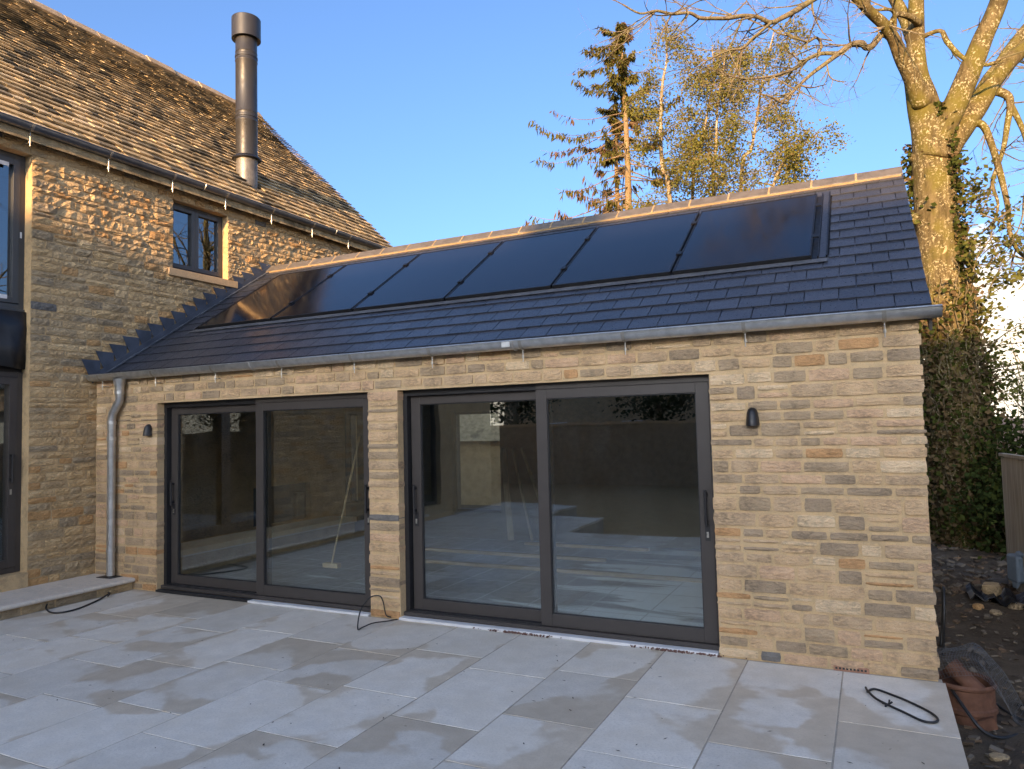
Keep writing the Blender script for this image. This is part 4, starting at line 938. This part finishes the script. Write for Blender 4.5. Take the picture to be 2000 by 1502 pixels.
# ================================================================ TREES
def leaf_quad(mb, c, s, mi=0, asp=.55, down=0.0):
    a = Vector((random.gauss(0, 1), random.gauss(0, 1), random.gauss(0, .7) - down)).normalized(); b = a.cross(Vector((random.gauss(0, 1), random.gauss(0, 1), random.gauss(0, 1)))).normalized()
    c = Vector(c); a *= s; b *= s * asp
    mb.add([c - a, c - b, c + a, c + b], [(0, 1, 2, 3)], mi)
ASH = {
 'trunk':[(9.85,8.05,-0.45,0.50),(9.85,8.03,.1,.44),(9.83,7.95,1.06,0.403),(9.79,7.85,2.30,0.371),(9.72,7.75,3.29,0.346),(9.68,7.67,4.36,0.321),(9.66,7.61,5.18,0.305),(9.65,7.56,5.84,0.296),(9.60,7.50,6.42,0.255),(9.53,7.43,6.91,0.222),(9.48,7.38,7.24,0.181),(9.48,7.36,7.66,0.140),(9.51,7.35,8.07,0.119),(9.53,7.33,8.48,0.111),(9.57,7.32,8.97,0.103),(9.64,7.30,9.79,0.082),(9.65,7.23,10.94,0.049)],
 'limb_a':[(9.53,7.35,6.75,0.17),(9.39,7.11,7.15,0.121),(9.26,6.91,7.40,0.104),(9.15,6.71,7.65,0.091),(9.03,6.52,7.80,0.086),(8.88,6.32,7.90,0.078),(8.74,6.12,8.00,0.073),(8.58,5.91,8.15,0.065),(8.40,5.67,8.47,0.049),(8.16,5.40,8.93,0.030)],
 'limb_b':[(9.49,7.36,7.70,0.107),(9.39,7.44,8.19,0.096),(9.30,7.53,8.52,0.093),(9.21,7.62,8.81,0.085),(9.02,7.65,9.33,0.073),(8.87,7.68,10.20,0.044)],
 'limb_c':[(9.66,7.44,5.90,0.23),(9.77,7.41,6.25,0.195),(9.91,7.38,6.52,0.178),(10.07,7.37,6.85,0.168),(10.23,7.35,7.21,0.160),(10.39,7.33,7.61,0.143),(10.54,7.31,7.93,0.130),(10.66,7.27,8.24,0.121),(10.84,7.25,8.78,0.097),(11.08,7.23,9.74,0.054)],
 'limb_d':[(9.70,7.80,5.40,0.169),(9.90,8.03,6.12,0.186),(10.15,8.15,6.54,0.178),(10.40,8.28,6.93,0.170),(10.62,8.39,7.32,0.162),(10.86,8.51,7.62,0.145),(11.14,8.67,7.88,0.120),(11.51,8.85,8.18,0.103),(12.11,9.15,8.69,0.069)],
 'limb_d2':[(10.40,8.28,6.95,0.12),(10.72,8.58,7.55,0.108),(11.00,8.84,8.00,0.105),(11.25,9.10,8.37,0.097),(11.61,9.40,8.88,0.080),(12.07,9.74,9.58,0.054)],
 'limb_e':[(10.20,8.18,6.60,0.068),(10.38,8.13,6.57,0.063),(10.46,8.10,6.44,0.058),(10.53,8.09,6.14,0.054),(10.59,8.06,5.79,0.050),(10.65,8.04,5.39,0.041),(10.68,8.01,5.04,0.037),(10.67,7.95,4.70,0.032),(10.74,7.93,4.40,0.032),(10.86,7.92,4.22,0.024)],
 'limb_f':[(10.58,8.38,7.20,0.077),(10.82,8.43,7.07,0.068),(10.86,8.39,6.87,0.055),(10.79,8.32,6.51,0.046),(10.70,8.23,6.11,0.038),(10.59,8.12,5.80,0.033),(10.49,8.02,5.50,0.029),(10.55,8.01,5.15,0.021),(10.45,7.91,4.81,0.016)],
 'limb_g':[(10.86,8.43,6.92,0.051),(10.95,8.35,6.58,0.042),(11.01,8.26,6.23,0.037),(11.03,8.16,5.70,0.029),(10.89,7.99,5.17,0.020)],
 'bough_g':[(9.19,6.80,7.60,0.060),(9.02,6.68,7.74,0.056),(8.85,6.49,7.50,0.051),(8.75,6.32,7.42,0.047),(8.71,6.18,7.43,0.042),(8.56,5.99,7.36,0.042),(8.38,5.79,7.17,0.038),(8.22,5.61,6.99,0.030),(8.03,5.41,6.79,0.026),(7.87,5.22,6.58,0.022),(7.78,5.06,6.42,0.022),(7.69,4.91,6.23,0.018),(7.54,4.72,6.27,0.014),(7.41,4.53,6.27,0.011)],
 'bough_g2':[(8.38,5.80,7.18,0.035),(8.15,5.66,7.17,0.030),(7.99,5.41,7.02,0.026),(7.81,5.15,6.80,0.022),(7.69,4.92,6.67,0.022),(7.56,4.68,6.55,0.018),(7.29,4.38,6.45,0.014),(7.11,4.11,6.41,0.014),(7.00,3.87,6.40,0.010)],
 'bough_g3':[(8.09,5.63,7.14,0.023),(8.16,5.76,7.33,0.023),(8.11,5.65,7.42,0.019),(7.99,5.52,7.33,0.019),(7.92,5.40,7.31,0.015),(7.76,5.24,7.34,0.015),(7.59,5.07,7.37,0.011),(7.40,4.89,7.55,0.011)],
 'bough_h':[(8.80,6.20,8.0,.06),(8.71,5.92,8.40,0.053),(8.31,5.65,8.09,0.049),(8.08,5.44,7.89,0.045),(7.87,5.25,7.70,0.041),(7.71,5.07,7.55,0.037),(7.55,4.90,7.43,0.033),(7.40,4.72,7.46,0.029),(7.23,4.53,7.43,0.029),(7.07,4.35,7.35,0.028),(6.90,4.17,7.30,0.025),(6.74,3.99,7.26,0.024),(6.63,3.83,7.28,0.021),(6.44,3.64,7.22,0.020),(6.28,3.45,7.21,0.017),(6.11,3.27,7.13,0.013),(5.94,3.08,7.20,0.010)],
 'bough_h2':[(7.56,4.90,7.43,0.025),(7.50,4.63,7.23,0.021),(7.34,4.45,7.03,0.021),(7.23,4.29,6.85,0.017),(7.08,4.12,6.78,0.014),(6.83,3.89,6.60,0.010)],
 'limb_j':[(9.15,6.75,7.60,0.032),(9.18,6.64,7.89,0.032),(9.14,6.50,7.99,0.027),(8.96,6.30,7.94,0.019)],
 'limb_k':[(9.55,7.35,7.85,0.04),(9.82,7.23,7.84,0.032),(9.90,7.23,7.65,0.040),(10.04,7.26,7.43,0.036),(10.20,7.29,7.28,0.028),(10.44,7.36,7.19,0.024),(10.62,7.39,7.26,0.020)],
 'limb_l':[(9.54,7.25,8.04,0.06),(9.39,6.96,8.05,0.048),(9.22,6.76,8.03,0.040),(9.12,6.61,7.85,0.035)]}
ash = thing('ash_tree', (9.85, 8.05, -.4), 'big bare lichen covered ash tree with forked trunk behind the garden room', 'tree')
mb = MB()
for k, p in ASH.items():
    if k == 'trunk' or k.startswith('limb'):
        q = smooth_path([a[:3] for a in p], 4); rr = []
        for i in range(len(p) - 1): rr += [p[i][3] + (p[i + 1][3] - p[i][3]) * t / 4 for t in range(4)]
        rr.append(p[-1][3]); mb.tube(q, rr, 20 if k == 'trunk' else 14, wob=.10 if p[0][3] > .1 else .18)
for (c, d, r_, l) in (((9.46, 7.55, 5.95), (-.8, -.5, .3), .09, .14), ((9.36, 7.42, 4.95), (-1, -.3, 0), .085, .10)):   # healed knots
    mb.tube([c, Vector(c) + Vector(d) * l * .7, Vector(c) + Vector(d) * l], [r_ * 1.2, r_, r_ * .7], 10)
trunk = mb.build('trunk', M['bark_ash'], ash, smooth=True)
c = Vector((9.66, 7.40, 4.42)); d = Vector((-.15, -1, .12)).normalized()
MB().tube([c + d * -.08, c + d * .02, c + d * .03], [.16, .135, .11], 20, wob=.2).build('wound_collar', M['bark_ash'], trunk, smooth=True)
MB().tube([c + d * -.04, c + d * .034], .105, 20, wob=.15).build('pruning_cut', M['cut_wood'], trunk)
mb = MB(); 
for k, p in ASH.items():
    if k.startswith('bough'):
        q = smooth_path([a[:3] for a in p], 4); rr = []
        for i in range(len(p) - 1): rr += [p[i][3] + (p[i + 1][3] - p[i][3]) * t / 4 for t in range(4)]
        rr.append(p[-1][3]); mb.tube(q, rr, 8, wob=.15)
mb.build('boughs', M['bark_twig'], ash, smooth=True)
mb = MB()
def twig(mb, p, d, l, r_, depth, n=4):
    pts = [Vector(p)]; rs = [r_]; d = Vector(d).normalized(); curl = Vector((random.gauss(0, .3), random.gauss(0, .3), random.uniform(.0, .45)))
    st = 7
    for i in range(st):
        d = (d + curl * .16 + Vector((random.gauss(0, .10), random.gauss(0, .10), random.gauss(0, .10)))).normalized()
        pts.append(pts[-1] + d * l / st); rs.append(r_ * (1 - .75 * (i + 1) / st))
        if depth and random.random() < .55:
            dd = (d + Vector((random.gauss(0, .7), random.gauss(0, .7), random.gauss(-.15, .6)))).normalized()
            twig(mb, pts[-1], dd, l * random.uniform(.3, .6), rs[-1] * .75, depth - 1, 3)
    mb.tube(pts, rs, n, False)
for k, p in ASH.items():
    if k == 'trunk': continue
    big = not k.startswith('bough'); m = len(p)
    for i in range(int(m * (1.3 if k in ('bough_h', 'bough_g', 'bough_g2', 'bough_h2') else .7))):
        if k in ('limb_a', 'limb_b', 'limb_c', 'limb_d', 'limb_l', 'limb_k') and i < m * .3: continue
        if k in ('limb_c', 'limb_d', 'limb_a') and random.random() < .35: continue
        j = min(m - 1, int(random.uniform(.15, 1) * m)); a = p[j]; nx2 = p[min(m - 1, j + 1)]; dr = Vector(nx2[:3]) - Vector(p[max(0, j - 1)][:3]); dr.normalize()
        dd = dr * .5 + Vector((random.gauss(-.2, .6), random.gauss(-.1, .6), random.gauss(-.35, .55)))
        twig(mb, a[:3], dd, random.uniform(.45, 1.15), min(.016, a[3] * .6), 2)
    twig(mb, p[-1][:3], Vector(p[-1][:3]) - Vector(p[-2][:3]), random.uniform(.6, 1.0), p[-1][3] * .9, 2)
for i in range(16):                                            # upper twigs out over the roof
    p = (random.uniform(6.4, 9.2), random.uniform(3.8, 6.6), random.uniform(7.5, 8.7)); twig(mb, p, (random.gauss(-.5, .6), random.gauss(-.2, .5), random.gauss(-.1, .5)), random.uniform(.6, 1.3), .012, 2)
mb.build('twigs', M['bark_twig'], ash)
# ivy on the trunk
mb = MB(); tr = ASH['trunk']
def trunk_at(z):
    for a, b in zip(tr, tr[1:]):
        if a[2] <= z <= b[2]: k = (z - a[2]) / (b[2] - a[2]); return Vector((a[0] + (b[0] - a[0]) * k, a[1] + (b[1] - a[1]) * k, z)), a[3] + (b[3] - a[3]) * k
    return Vector(tr[0][:3]), tr[0][3]
for i in range(15000):
    z = random.random() ** 1.25 * 7.0 - .3; c, r_ = trunk_at(z); th = random.uniform(0, 6.283)
    front = math.sin(th) < -.2 and math.cos(th) < .55
    if z > 3.95 and front and random.random() < .985: continue
    if z > 3.5 and front and random.random() < .6: continue
    if z > 6.2 and math.cos(th) < .1: continue
    if noise.noise(Vector((th * 1.6, z * 1.1, 4))) < -.30 and z > 3: continue
    rr = r_ + abs(random.gauss(.03, .09)) * (1.2 if z < 3.6 else .8) + (.12 * max(0, noise.noise(Vector((th * 2, z * 1.4, 0)))) if z < 4.2 else 0)
    leaf_quad(mb, c + Vector((math.cos(th) * rr, math.sin(th) * rr, 0)), random.uniform(.025, .055), 1 if random.random() < (.62 if z < 3.9 else .25) else 0, .75)
for i in range(170):                                           # dry ivy stems
    z = random.uniform(-.2, 3.6); th = random.uniform(2.9, 6.6); pts = []
    for k in range(6):
        c, r_ = trunk_at(z); pts.append(c + Vector((math.cos(th), math.sin(th), 0)) * (r_ + random.uniform(.02, .12))); z += random.uniform(.05, .22); th += random.gauss(0, .12)
    mb.tube(smooth_path(pts, 3), random.uniform(.004, .012), 4, False, 2)
mb.build('ivy', [M['ivy'], M['ivy_dry'], M['bark_twig']], ash)
# leafy shoots standing out from the ivy on the right
def shoots(name, label, cat, base, n, length, leafm, lsize, dens, zr, spread, droop, group=None, stem=M['bark_twig']):
    t = thing(name, base, label, cat, group); mbs = MB(); mbl = MB(); b0 = Vector(base)
    for i in range(n):
        p = Vector((b0.x + random.gauss(0, spread[0]), b0.y + random.gauss(0, spread[1]), random.uniform(*zr))); d = Vector((random.gauss(.35, .6), random.gauss(-.1, .5), random.gauss(.25, .4))).normalized(); pts = [p]
        l = random.uniform(*length)
        for k in range(6): d = (d + Vector((random.gauss(0, .12), random.gauss(0, .12), -droop))).normalized(); pts.append(pts[-1] + d * l / 6)
        mbs.tube(pts, [.011, .010, .008, .007, .005, .004, .002], 4, False)
        for k in range(dens):
            j = random.randrange(1, 7); leaf_quad(mbl, pts[j] + Vector((random.gauss(0, .07), random.gauss(0, .07), random.gauss(0, .07))), random.uniform(*lsize), 0, .6)
    mbs.build('stems', stem, t); mbl.build('leaves', leafm, t); return t
shoots('ivy_shrub', 'loose leafy ivy shoots reaching right from the ash trunk', 'shrub', (10.15, 7.9, 2.0), 80, (.5, 1.2), M['shrub'], (.03, .06), 27, (2.2, 5.6), (.22, .3), .06)
# hedge bank behind the yard
def mass(name, label, cat, c, half, n, mats, ls, seed, stem=True):
    t = thing(name, (c[0], c[1], -.34), label, cat); mb = MB(); C0 = Vector(c)
    cl = [Vector((random.uniform(-1, 1) * half[0], random.uniform(-1, 1) * half[1], random.uniform(-1, .8) * half[2])) for _ in range(46)]
    for i in range(n):
        q = random.choice(cl); p = C0 + q + Vector((random.gauss(0, .22), random.gauss(0, .22), random.gauss(0, .2)))
        if p.z < -.3: p.z = -.3 + random.random() * .2
        leaf_quad(mb, p, random.uniform(*ls), 0 if random.random() < .75 else 1, .6)
    mb.build('leaves', mats, t); mb = MB()
    for q in cl[:26]:
        a = Vector((C0.x + q.x * .5, C0.y + q.y * .6, -.34)); b = C0 + q; mb.tube(smooth_path([a, a.lerp(b, .5) + Vector((random.gauss(0, .1), random.gauss(0, .1), .1)), b], 4), [.014 - .0012 * k for k in range(9)], 5, False)
    mb.build('stems', M['bark_twig'], t); return t
mass('hedge_bush', 'dark ivy bush filling the gap between ash trunk and fence', 'bush', (10.65, 7.4, .75), (.75, 1.1, 1.0), 9000, [M['hedge'], M['ivy']], (.03, .06), 1)
mass('hedge_bush', 'dark green bush rising behind the board fence', 'bush', (11.6, 9.0, 1.2), (1.2, 1.0, 1.35), 9000, [M['hedge'], M['shrub']], (.03, .065), 2)
mass('hedge_bush', 'dark bush close behind the end wall left of the ash trunk', 'bush', (9.3, 9.3, .6), (.9, .7, 1.6), 6500, [M['hedge'], M['ivy']], (.03, .06), 3)
# thin bare shrubs against the bright cloud
for i, (x, y, lab) in enumerate(((11.4, 10.5, 'thin bare twiggy shrub against the cloud right of the ash trunk'), (12.4, 10.0, 'thin bare twiggy shrub at the right edge of the picture'))):
    t = thing('bare_shrub', (x, y, -.34), lab, 'shrub'); mb = MB()
    for k in range(26): twig(mb, (x + random.gauss(0, .4), y + random.gauss(0, .3), random.uniform(.6, 2.2)), (random.gauss(0, .4), random.gauss(0, .4), 1), random.uniform(1.0, 1.9), .012, 2)
    for k in range(8): mb.tube([(x + random.gauss(0, .1), y + random.gauss(0, .1), -.36), (x + random.gauss(0, .35), y + random.gauss(0, .3), 1.0), (x + random.gauss(0, .5), y + random.gauss(0, .4), 2.2)], [.02, .016, .01], 5, False)
    mb.build('stems', M['bark_twig'], t)
    mb = MB()
    for k in range(900): leaf_quad(mb, (x + random.gauss(0, .55), y + random.gauss(0, .5), random.gauss(2.2, .7)), random.uniform(.02, .04), 0, .6)
    mb.build('leaves', M['shrub'], t)

# spruces
def spruce(stem, label, blen, dead, seed, n):
    t = thing('spruce_tree', (stem[0][0], stem[0][1], -.34), label, 'tree'); random.seed(seed)
    st = [(stem[0][0] - .05, stem[0][1], -.4, stem[0][3] * 1.5)] + stem; q = [Vector(a[:3]) for a in st]
    MB().tube(smooth_path(q, 4), [st[i][3] + (st[i + 1][3] - st[i][3]) * k / 4 for i in range(len(st) - 1) for k in range(4)] + [st[-1][3]], 12, wob=.1).build('trunk', M['bark_spruce'], t, smooth=True)
    mbb = MB(); mbn = MB(); zt = st[-1][2]
    def at(z):
        for a, b in zip(st, st[1:]):
            if a[2] <= z <= b[2]: k = (z - a[2]) / (b[2] - a[2]); return Vector(a[:3]).lerp(Vector(b[:3]), k)
        return q[-1]
    for i in range(n):
        z = 8.2 + (zt - 8.2) * (i + random.random()) / n; fr = (zt - z) / (zt - 8.2); p = at(z); az = random.uniform(0, 6.283)
        L = blen(fr) * random.choice((.35, .6, .9, 1.1, 1.5)) * random.uniform(.85, 1.15) * (1.2 if math.cos(az) < -.2 else .8); d = Vector((math.cos(az), math.sin(az), -.15 - .2 * fr)); pts = [p]; m = 9
        for k in range(m): d = (d + Vector((random.gauss(0, .05), random.gauss(0, .05), -.06 + .035 * k))).normalized(); pts.append(pts[-1] + d * L / m)
        mbb.tube(pts, [max(.004, .024 * (1 - k / (m + 1)) * (.5 + fr)) for k in range(m + 1)], 4, False)
        bare = random.random() < dead(fr) * .7; br = random.random() < dead(fr)
        tint = random.random()
        for k in range(1, m + 1):
            if fr > .40 and (k < m * .48 or random.random() < .24): continue
            cnt = int((3 if bare else 15) * (1.5 - .7 * fr) + (3 if k > m * .6 else 0))
            for s in range(cnt):
                o = pts[k].lerp(pts[k - 1], random.random()) + Vector((random.gauss(0, .05), random.gauss(0, .05), random.gauss(.02, .04)))
                l = random.uniform(.12, .42) * (.55 + .7 * fr) ; wd = random.uniform(.018, .045)
                side = Vector((random.gauss(0, 1), random.gauss(0, 1), 0)).normalized() * wd; tip = o + Vector((random.gauss(0, .09), random.gauss(0, .09), -l)) + d * random.uniform(0, .12)
                mid = o.lerp(tip, .45)
                mbn.add([o, mid - side, tip, mid + side], [(0, 1, 2, 3)], 1 if (br and random.random() < .75) or random.random() < .12 else 0)
    mbb.build('branches', M['bark_spruce'], t, kind='stuff'); mbn.build('needles', [M['needle'], M['needle_dead']], t, kind='stuff'); return t
spruce([(1.13,19.13,9.04,0.128),(1.18,19.04,10.87,0.110),(1.20,18.93,12.69,0.082),(1.18,18.81,14.34,0.055),(1.23,18.73,16.08,0.018)], 'tall ragged spruce with drooping brownish branches behind the slate roof', lambda f: .45 + 1.9 * min(1, f * 1.6), lambda f: .15 + .7 * max(0, f - .3), 5, 84)
spruce([(0.48,19.91,9.33,0.086),(0.52,19.80,11.23,0.076),(0.57,19.74,12.52,0.057),(0.58,19.66,13.88,0.019)], 'smaller thin spruce with dead lower branches left of the tall spruce', lambda f: .3 + 1.9 * min(1, f * 1.3), lambda f: .35 + .5 * f, 8, 40)
# birches
def birch(stem, label, nb, blen, seed, lo, leaves):
    random.seed(seed); t = thing('birch_tree', (stem[0][0], stem[0][1], -.34), label, 'tree', 'birches behind the slate roof')
    st = [(stem[0][0] - (stem[1][0] - stem[0][0]) * .5, stem[0][1], -.4, stem[0][3] * 1.8)] + stem; q = [Vector(a[:3]) for a in st]
    MB().tube(smooth_path(q, 5), [st[i][3] + (st[i + 1][3] - st[i][3]) * k / 5 for i in range(len(st) - 1) for k in range(5)] + [st[-1][3]], 10, wob=.12).build('trunk', M['bark_birch'], t, smooth=True)
    mbb = MB(); mbl = MB(); zt = st[-1][2]
    def at(z):
        for a, b in zip(st, st[1:]):
            if a[2] <= z <= b[2]: k = (z - a[2]) / (b[2] - a[2]); return Vector(a[:3]).lerp(Vector(b[:3]), k)
        return q[-1]
    tips = []
    for i in range(nb):
        z = lo + (zt - lo) * (i + random.random()) / nb; fr = (zt - z) / (zt - lo); p = at(z); az = random.uniform(0, 6.283); L = blen(fr) * random.uniform(.6, 1.2)
        d = Vector((math.cos(az), math.sin(az), random.uniform(.5, 1.2))).normalized(); pts = [p]; m = 8
        for k in range(m):
            d = (d + Vector((random.gauss(0, .12), random.gauss(0, .12), -.13))).normalized(); pts.append(pts[-1] + d * L / m)
            if k > 2: tips.append(pts[-1])
            if k > 2 and random.random() < .7:
                e = (d + Vector((random.gauss(0, .7), random.gauss(0, .7), random.gauss(-.4, .4)))).normalized(); sp = [pts[-1]]
                for s in range(4): e = (e + Vector((random.gauss(0, .1), random.gauss(0, .1), -.22))).normalized(); sp.append(sp[-1] + e * random.uniform(.10, .2)); tips.append(sp[-1])
                mbb.tube(sp, [.006, .005, .004, .003, .002], 3, False)
        mbb.tube(pts, [max(.003, .018 * (1 - k / (m + .5))) for k in range(m + 1)], 4, False)
    br = M['bark_twig']
    for i in range(leaves):
        c = random.choice(tips)
        if noise.noise(c * .9 + Vector((seed, 0, 0))) < -.12 and random.random() < .85: continue
        leaf_quad(mbl, c + Vector((random.gauss(0, .13), random.gauss(0, .13), random.gauss(-.10, .16))), random.uniform(.024, .055), 1 if random.random() < .18 else 0, .7)
    mbb.build('branches', br, t, kind='stuff'); mbl.build('leaves', [M['leaf_birch'], M['leaf_birch2']], t, kind='stuff'); return t
birch([(2.95,17.79,8.95,0.076),(2.78,17.64,10.12,0.068),(2.78,17.55,11.51,0.059),(2.91,17.52,12.94,0.042),(3.07,17.55,13.73,0.034),(3.09,17.49,14.77,0.017)], 'slender white birch with kinked stem just right of the spruce', 56, lambda f: .75 + 1.1 * f, 3, 8.3, 10000)
birch([(3.40,19.11,9.32,0.053),(3.77,19.17,11.16,0.044),(4.08,19.23,12.73,0.035),(4.29,19.28,13.60,0.026),(4.26,19.18,14.6,0.018)], 'second birch from the spruce with sparse gold green leaves', 52, lambda f: .7 + 1.1 * f, 4, 8.3, 10500)
birch([(4.14,18.92,9.33,0.052),(4.30,18.89,10.96,0.043),(4.43,18.86,12.51,0.034),(4.64,18.88,13.5,0.026),(4.75,18.88,14.3,0.017)], 'third birch from the spruce with thin upright stem', 52, lambda f: .7 + 1.1 * f, 9, 8.3, 10500)
birch([(5.06,18.81,9.32,0.059),(5.44,18.91,10.74,0.051),(5.68,18.95,11.92,0.042),(5.89,18.98,13.09,0.025),(6.30,19.07,14.6,0.017)], 'tallest leaning birch right of the other birches', 64, lambda f: .75 + 1.2 * f, 6, 8.3, 15000)
birch([(5.95,18.1,7.8,0.057),(6.15,18.2,9.2,0.049),(6.5,18.4,10.0,0.040),(6.95,18.6,10.5,0.024),(7.5,18.8,10.8,0.016)], 'low birch leaning far right above the slate ridge', 46, lambda f: .6 + .7 * f, 7, 8.4, 9000)
random.seed(77)

# ================================================================ BEHIND THE CAMERA (seen in the glass, and shading the yard)
t = thing('boundary_wall', (6, -18, -.34), 'long grey stone boundary wall across the far side of the garden', 'wall')
MB().box(-16, 30, -18.4, -18.0, -.4, 1.75).build('wall', old_m[5], t); MB().box(-16.05, 30.05, -18.45, -17.95, 1.752, 1.84).build('coping', M['cut_stone'], t)
nb = thing('added_shade_house', (8, -31, -.34), 'long unseen stone house added across the garden to shade the yard', 'house')  # unseen house added as shade caster, its ridge height sets the shade line
HY0, HY1, HX0, HX1 = -35.0, -28.6, -9.0, 28.0; HR = 9.35
mb = MB(); mb.box(HX0, HX1, HY0, HY1, -.4, 5.6)
for xx in (HX0, HX1 - .3): mb.prism([(xx, HY0, 5.602), (xx, HY1, 5.602), (xx, (HY0 + HY1) / 2, HR - .2)], (.3, 0, 0))
nwall = mb.build('wall', old_m[1], nb)
ym_ = (HY0 + HY1) / 2
mb = MB(); mb.prism([(HX0 - .2, HY1 + .3, 5.35), (HX0 - .2, ym_, HR), (HX0 - .2, HY0 - .3, 5.35), (HX0 - .2, HY0 - .3, 5.22), (HX0 - .2, ym_, HR - .18), (HX0 - .2, HY1 + .3, 5.22)], (HX1 - HX0 + .4, 0, 0)); nr = mb.build('roof', tile_m[1], nb)
for xc in (-4, 9.5, 22): MB().box(xc - .5, xc + .5, ym_ - .35, ym_ + .35, HR - .5, HR + 1.1).build('chimney', old_m[0], nr)
for i in range(9):
    for zc in (.6, 3.3):
        xw = -6.5 + i * 4.0; mb = MB(); ring(mb, PE, xw, xw + 1.1, zc, zc + 1.3, HY1 + .005, HY1 + .06, .07); wn = mb.build('window', M['white_pvc'], nb)
        MB().box(xw + .07, xw + 1.03, HY1 + .01, HY1 + .02, zc + .07, zc + 1.23).build('pane', M['panel'], wn)
# garden trees along the boundary wall
for i, (x, y, h) in enumerate(((-4.5, -20.5, 7.2), (1.5, -21.0, 6.2), (5.5, -20.2, 5.2), (12.5, -20.8, 7.8), (16.5, -20.4, 6.0), (21.5, -21, 7.5))):
    lab = ['leftmost', 'second', 'third', 'fourth', 'fifth', 'rightmost'][i] + ' garden tree growing beyond the boundary wall'
    t = thing('garden_tree', (x, y, -.34), lab, 'tree', 'trees along the boundary wall'); mb = MB()
    mb.tube([(x, y, -.4), (x + .1, y, 1.4), (x + random.gauss(0, .3), y, h * .55), (x + random.gauss(0, .5), y, h * .9)], [.18, .15, .09, .03], 8)
    ends = []
    for k in range(34):
        z = random.uniform(1.6, h * .85); az = random.uniform(0, 6.283); L = random.uniform(.8, 1.9); d = Vector((math.cos(az), math.sin(az), .6)); a = Vector((x, y, z)); b = a + d * L; mb.tube([a, a.lerp(b, .5) + Vector((0, 0, .1)), b], [.035, .022, .008], 4, False); ends += [b, a.lerp(b, .7)]
    mb.build('trunk', M['bark_twig'], t); mb = MB()
    for k in range(2600):
        c = random.choice(ends); leaf_quad(mb, c + Vector((random.gauss(0, .35), random.gauss(0, .35), random.gauss(0, .3))), random.uniform(.06, .12), 0, .65)
    mb.build('crown', M['hedge'], t)

ob = thing('outbuilding', (-3.0, 13.5, -.34), 'small stone outbuilding with hipped stone roof behind the garden room', 'outbuilding')
MB().box(-8.0, .6, 11.8, 15.2, -.4, 1.45).build('wall', old_m[0], ob)
mb = MB(); mb.add([(-8.2, 11.5, 1.42), (.85, 11.5, 1.42), (.85, 15.5, 1.42), (-8.2, 15.5, 1.42), (-6.4, 13.5, 3.0), (-1.0, 13.5, 3.0)], [(0, 1, 5, 4), (1, 2, 5), (2, 3, 4, 5), (3, 0, 4), (3, 2, 1, 0)]); mb.build('roof', tile_m[0], ob)

# bare trees out beyond the yard, mirrored in the house windows
for i, (x, y, h, lab) in enumerate(((14.8, 15.0, 11.0, 'bare tree standing beyond the yard behind the ash'), (15.8, 6.2, 11.5, 'bare tree standing beyond the fence to the right'))):
    random.seed(40 + i); t = thing('bare_tree', (x, y, -.34), lab, 'tree'); mb = MB(); mt = MB()
    stem = smooth_path([(x, y, -.4), (x + .1, y, 2.0), (x - .1, y + .1, 4.5), (x + .2, y, 7.0), (x + .1, y - .1, h)], 4); m = len(stem)
    mb.tube(stem, [.42 * (1 - .85 * k / (m - 1)) + .02 for k in range(m)], 12, wob=.12)
    for k in range(16):
        p = stem[int(random.uniform(.3, .95) * (m - 1))]; az = random.uniform(0, 6.283); d = Vector((math.cos(az), math.sin(az), random.uniform(.3, .9))).normalized(); pts = [p]
        for q in range(6): d = (d + Vector((random.gauss(0, .15), random.gauss(0, .15), .05))).normalized(); pts.append(pts[-1] + d * random.uniform(.45, .7))
        mb.tube(pts, [.10, .085, .07, .05, .04, .03, .02], 7, wob=.1)
        for q in pts[2:]:
            for _ in range(3): twig(mt, q, (random.gauss(d.x, .7), random.gauss(d.y, .7), random.gauss(.1, .6)), random.uniform(.7, 1.5), .02, 1)
    mb.build('trunk', M['bark_ash'], t, smooth=True); mt.build('twigs', M['bark_twig'], t, kind='stuff')
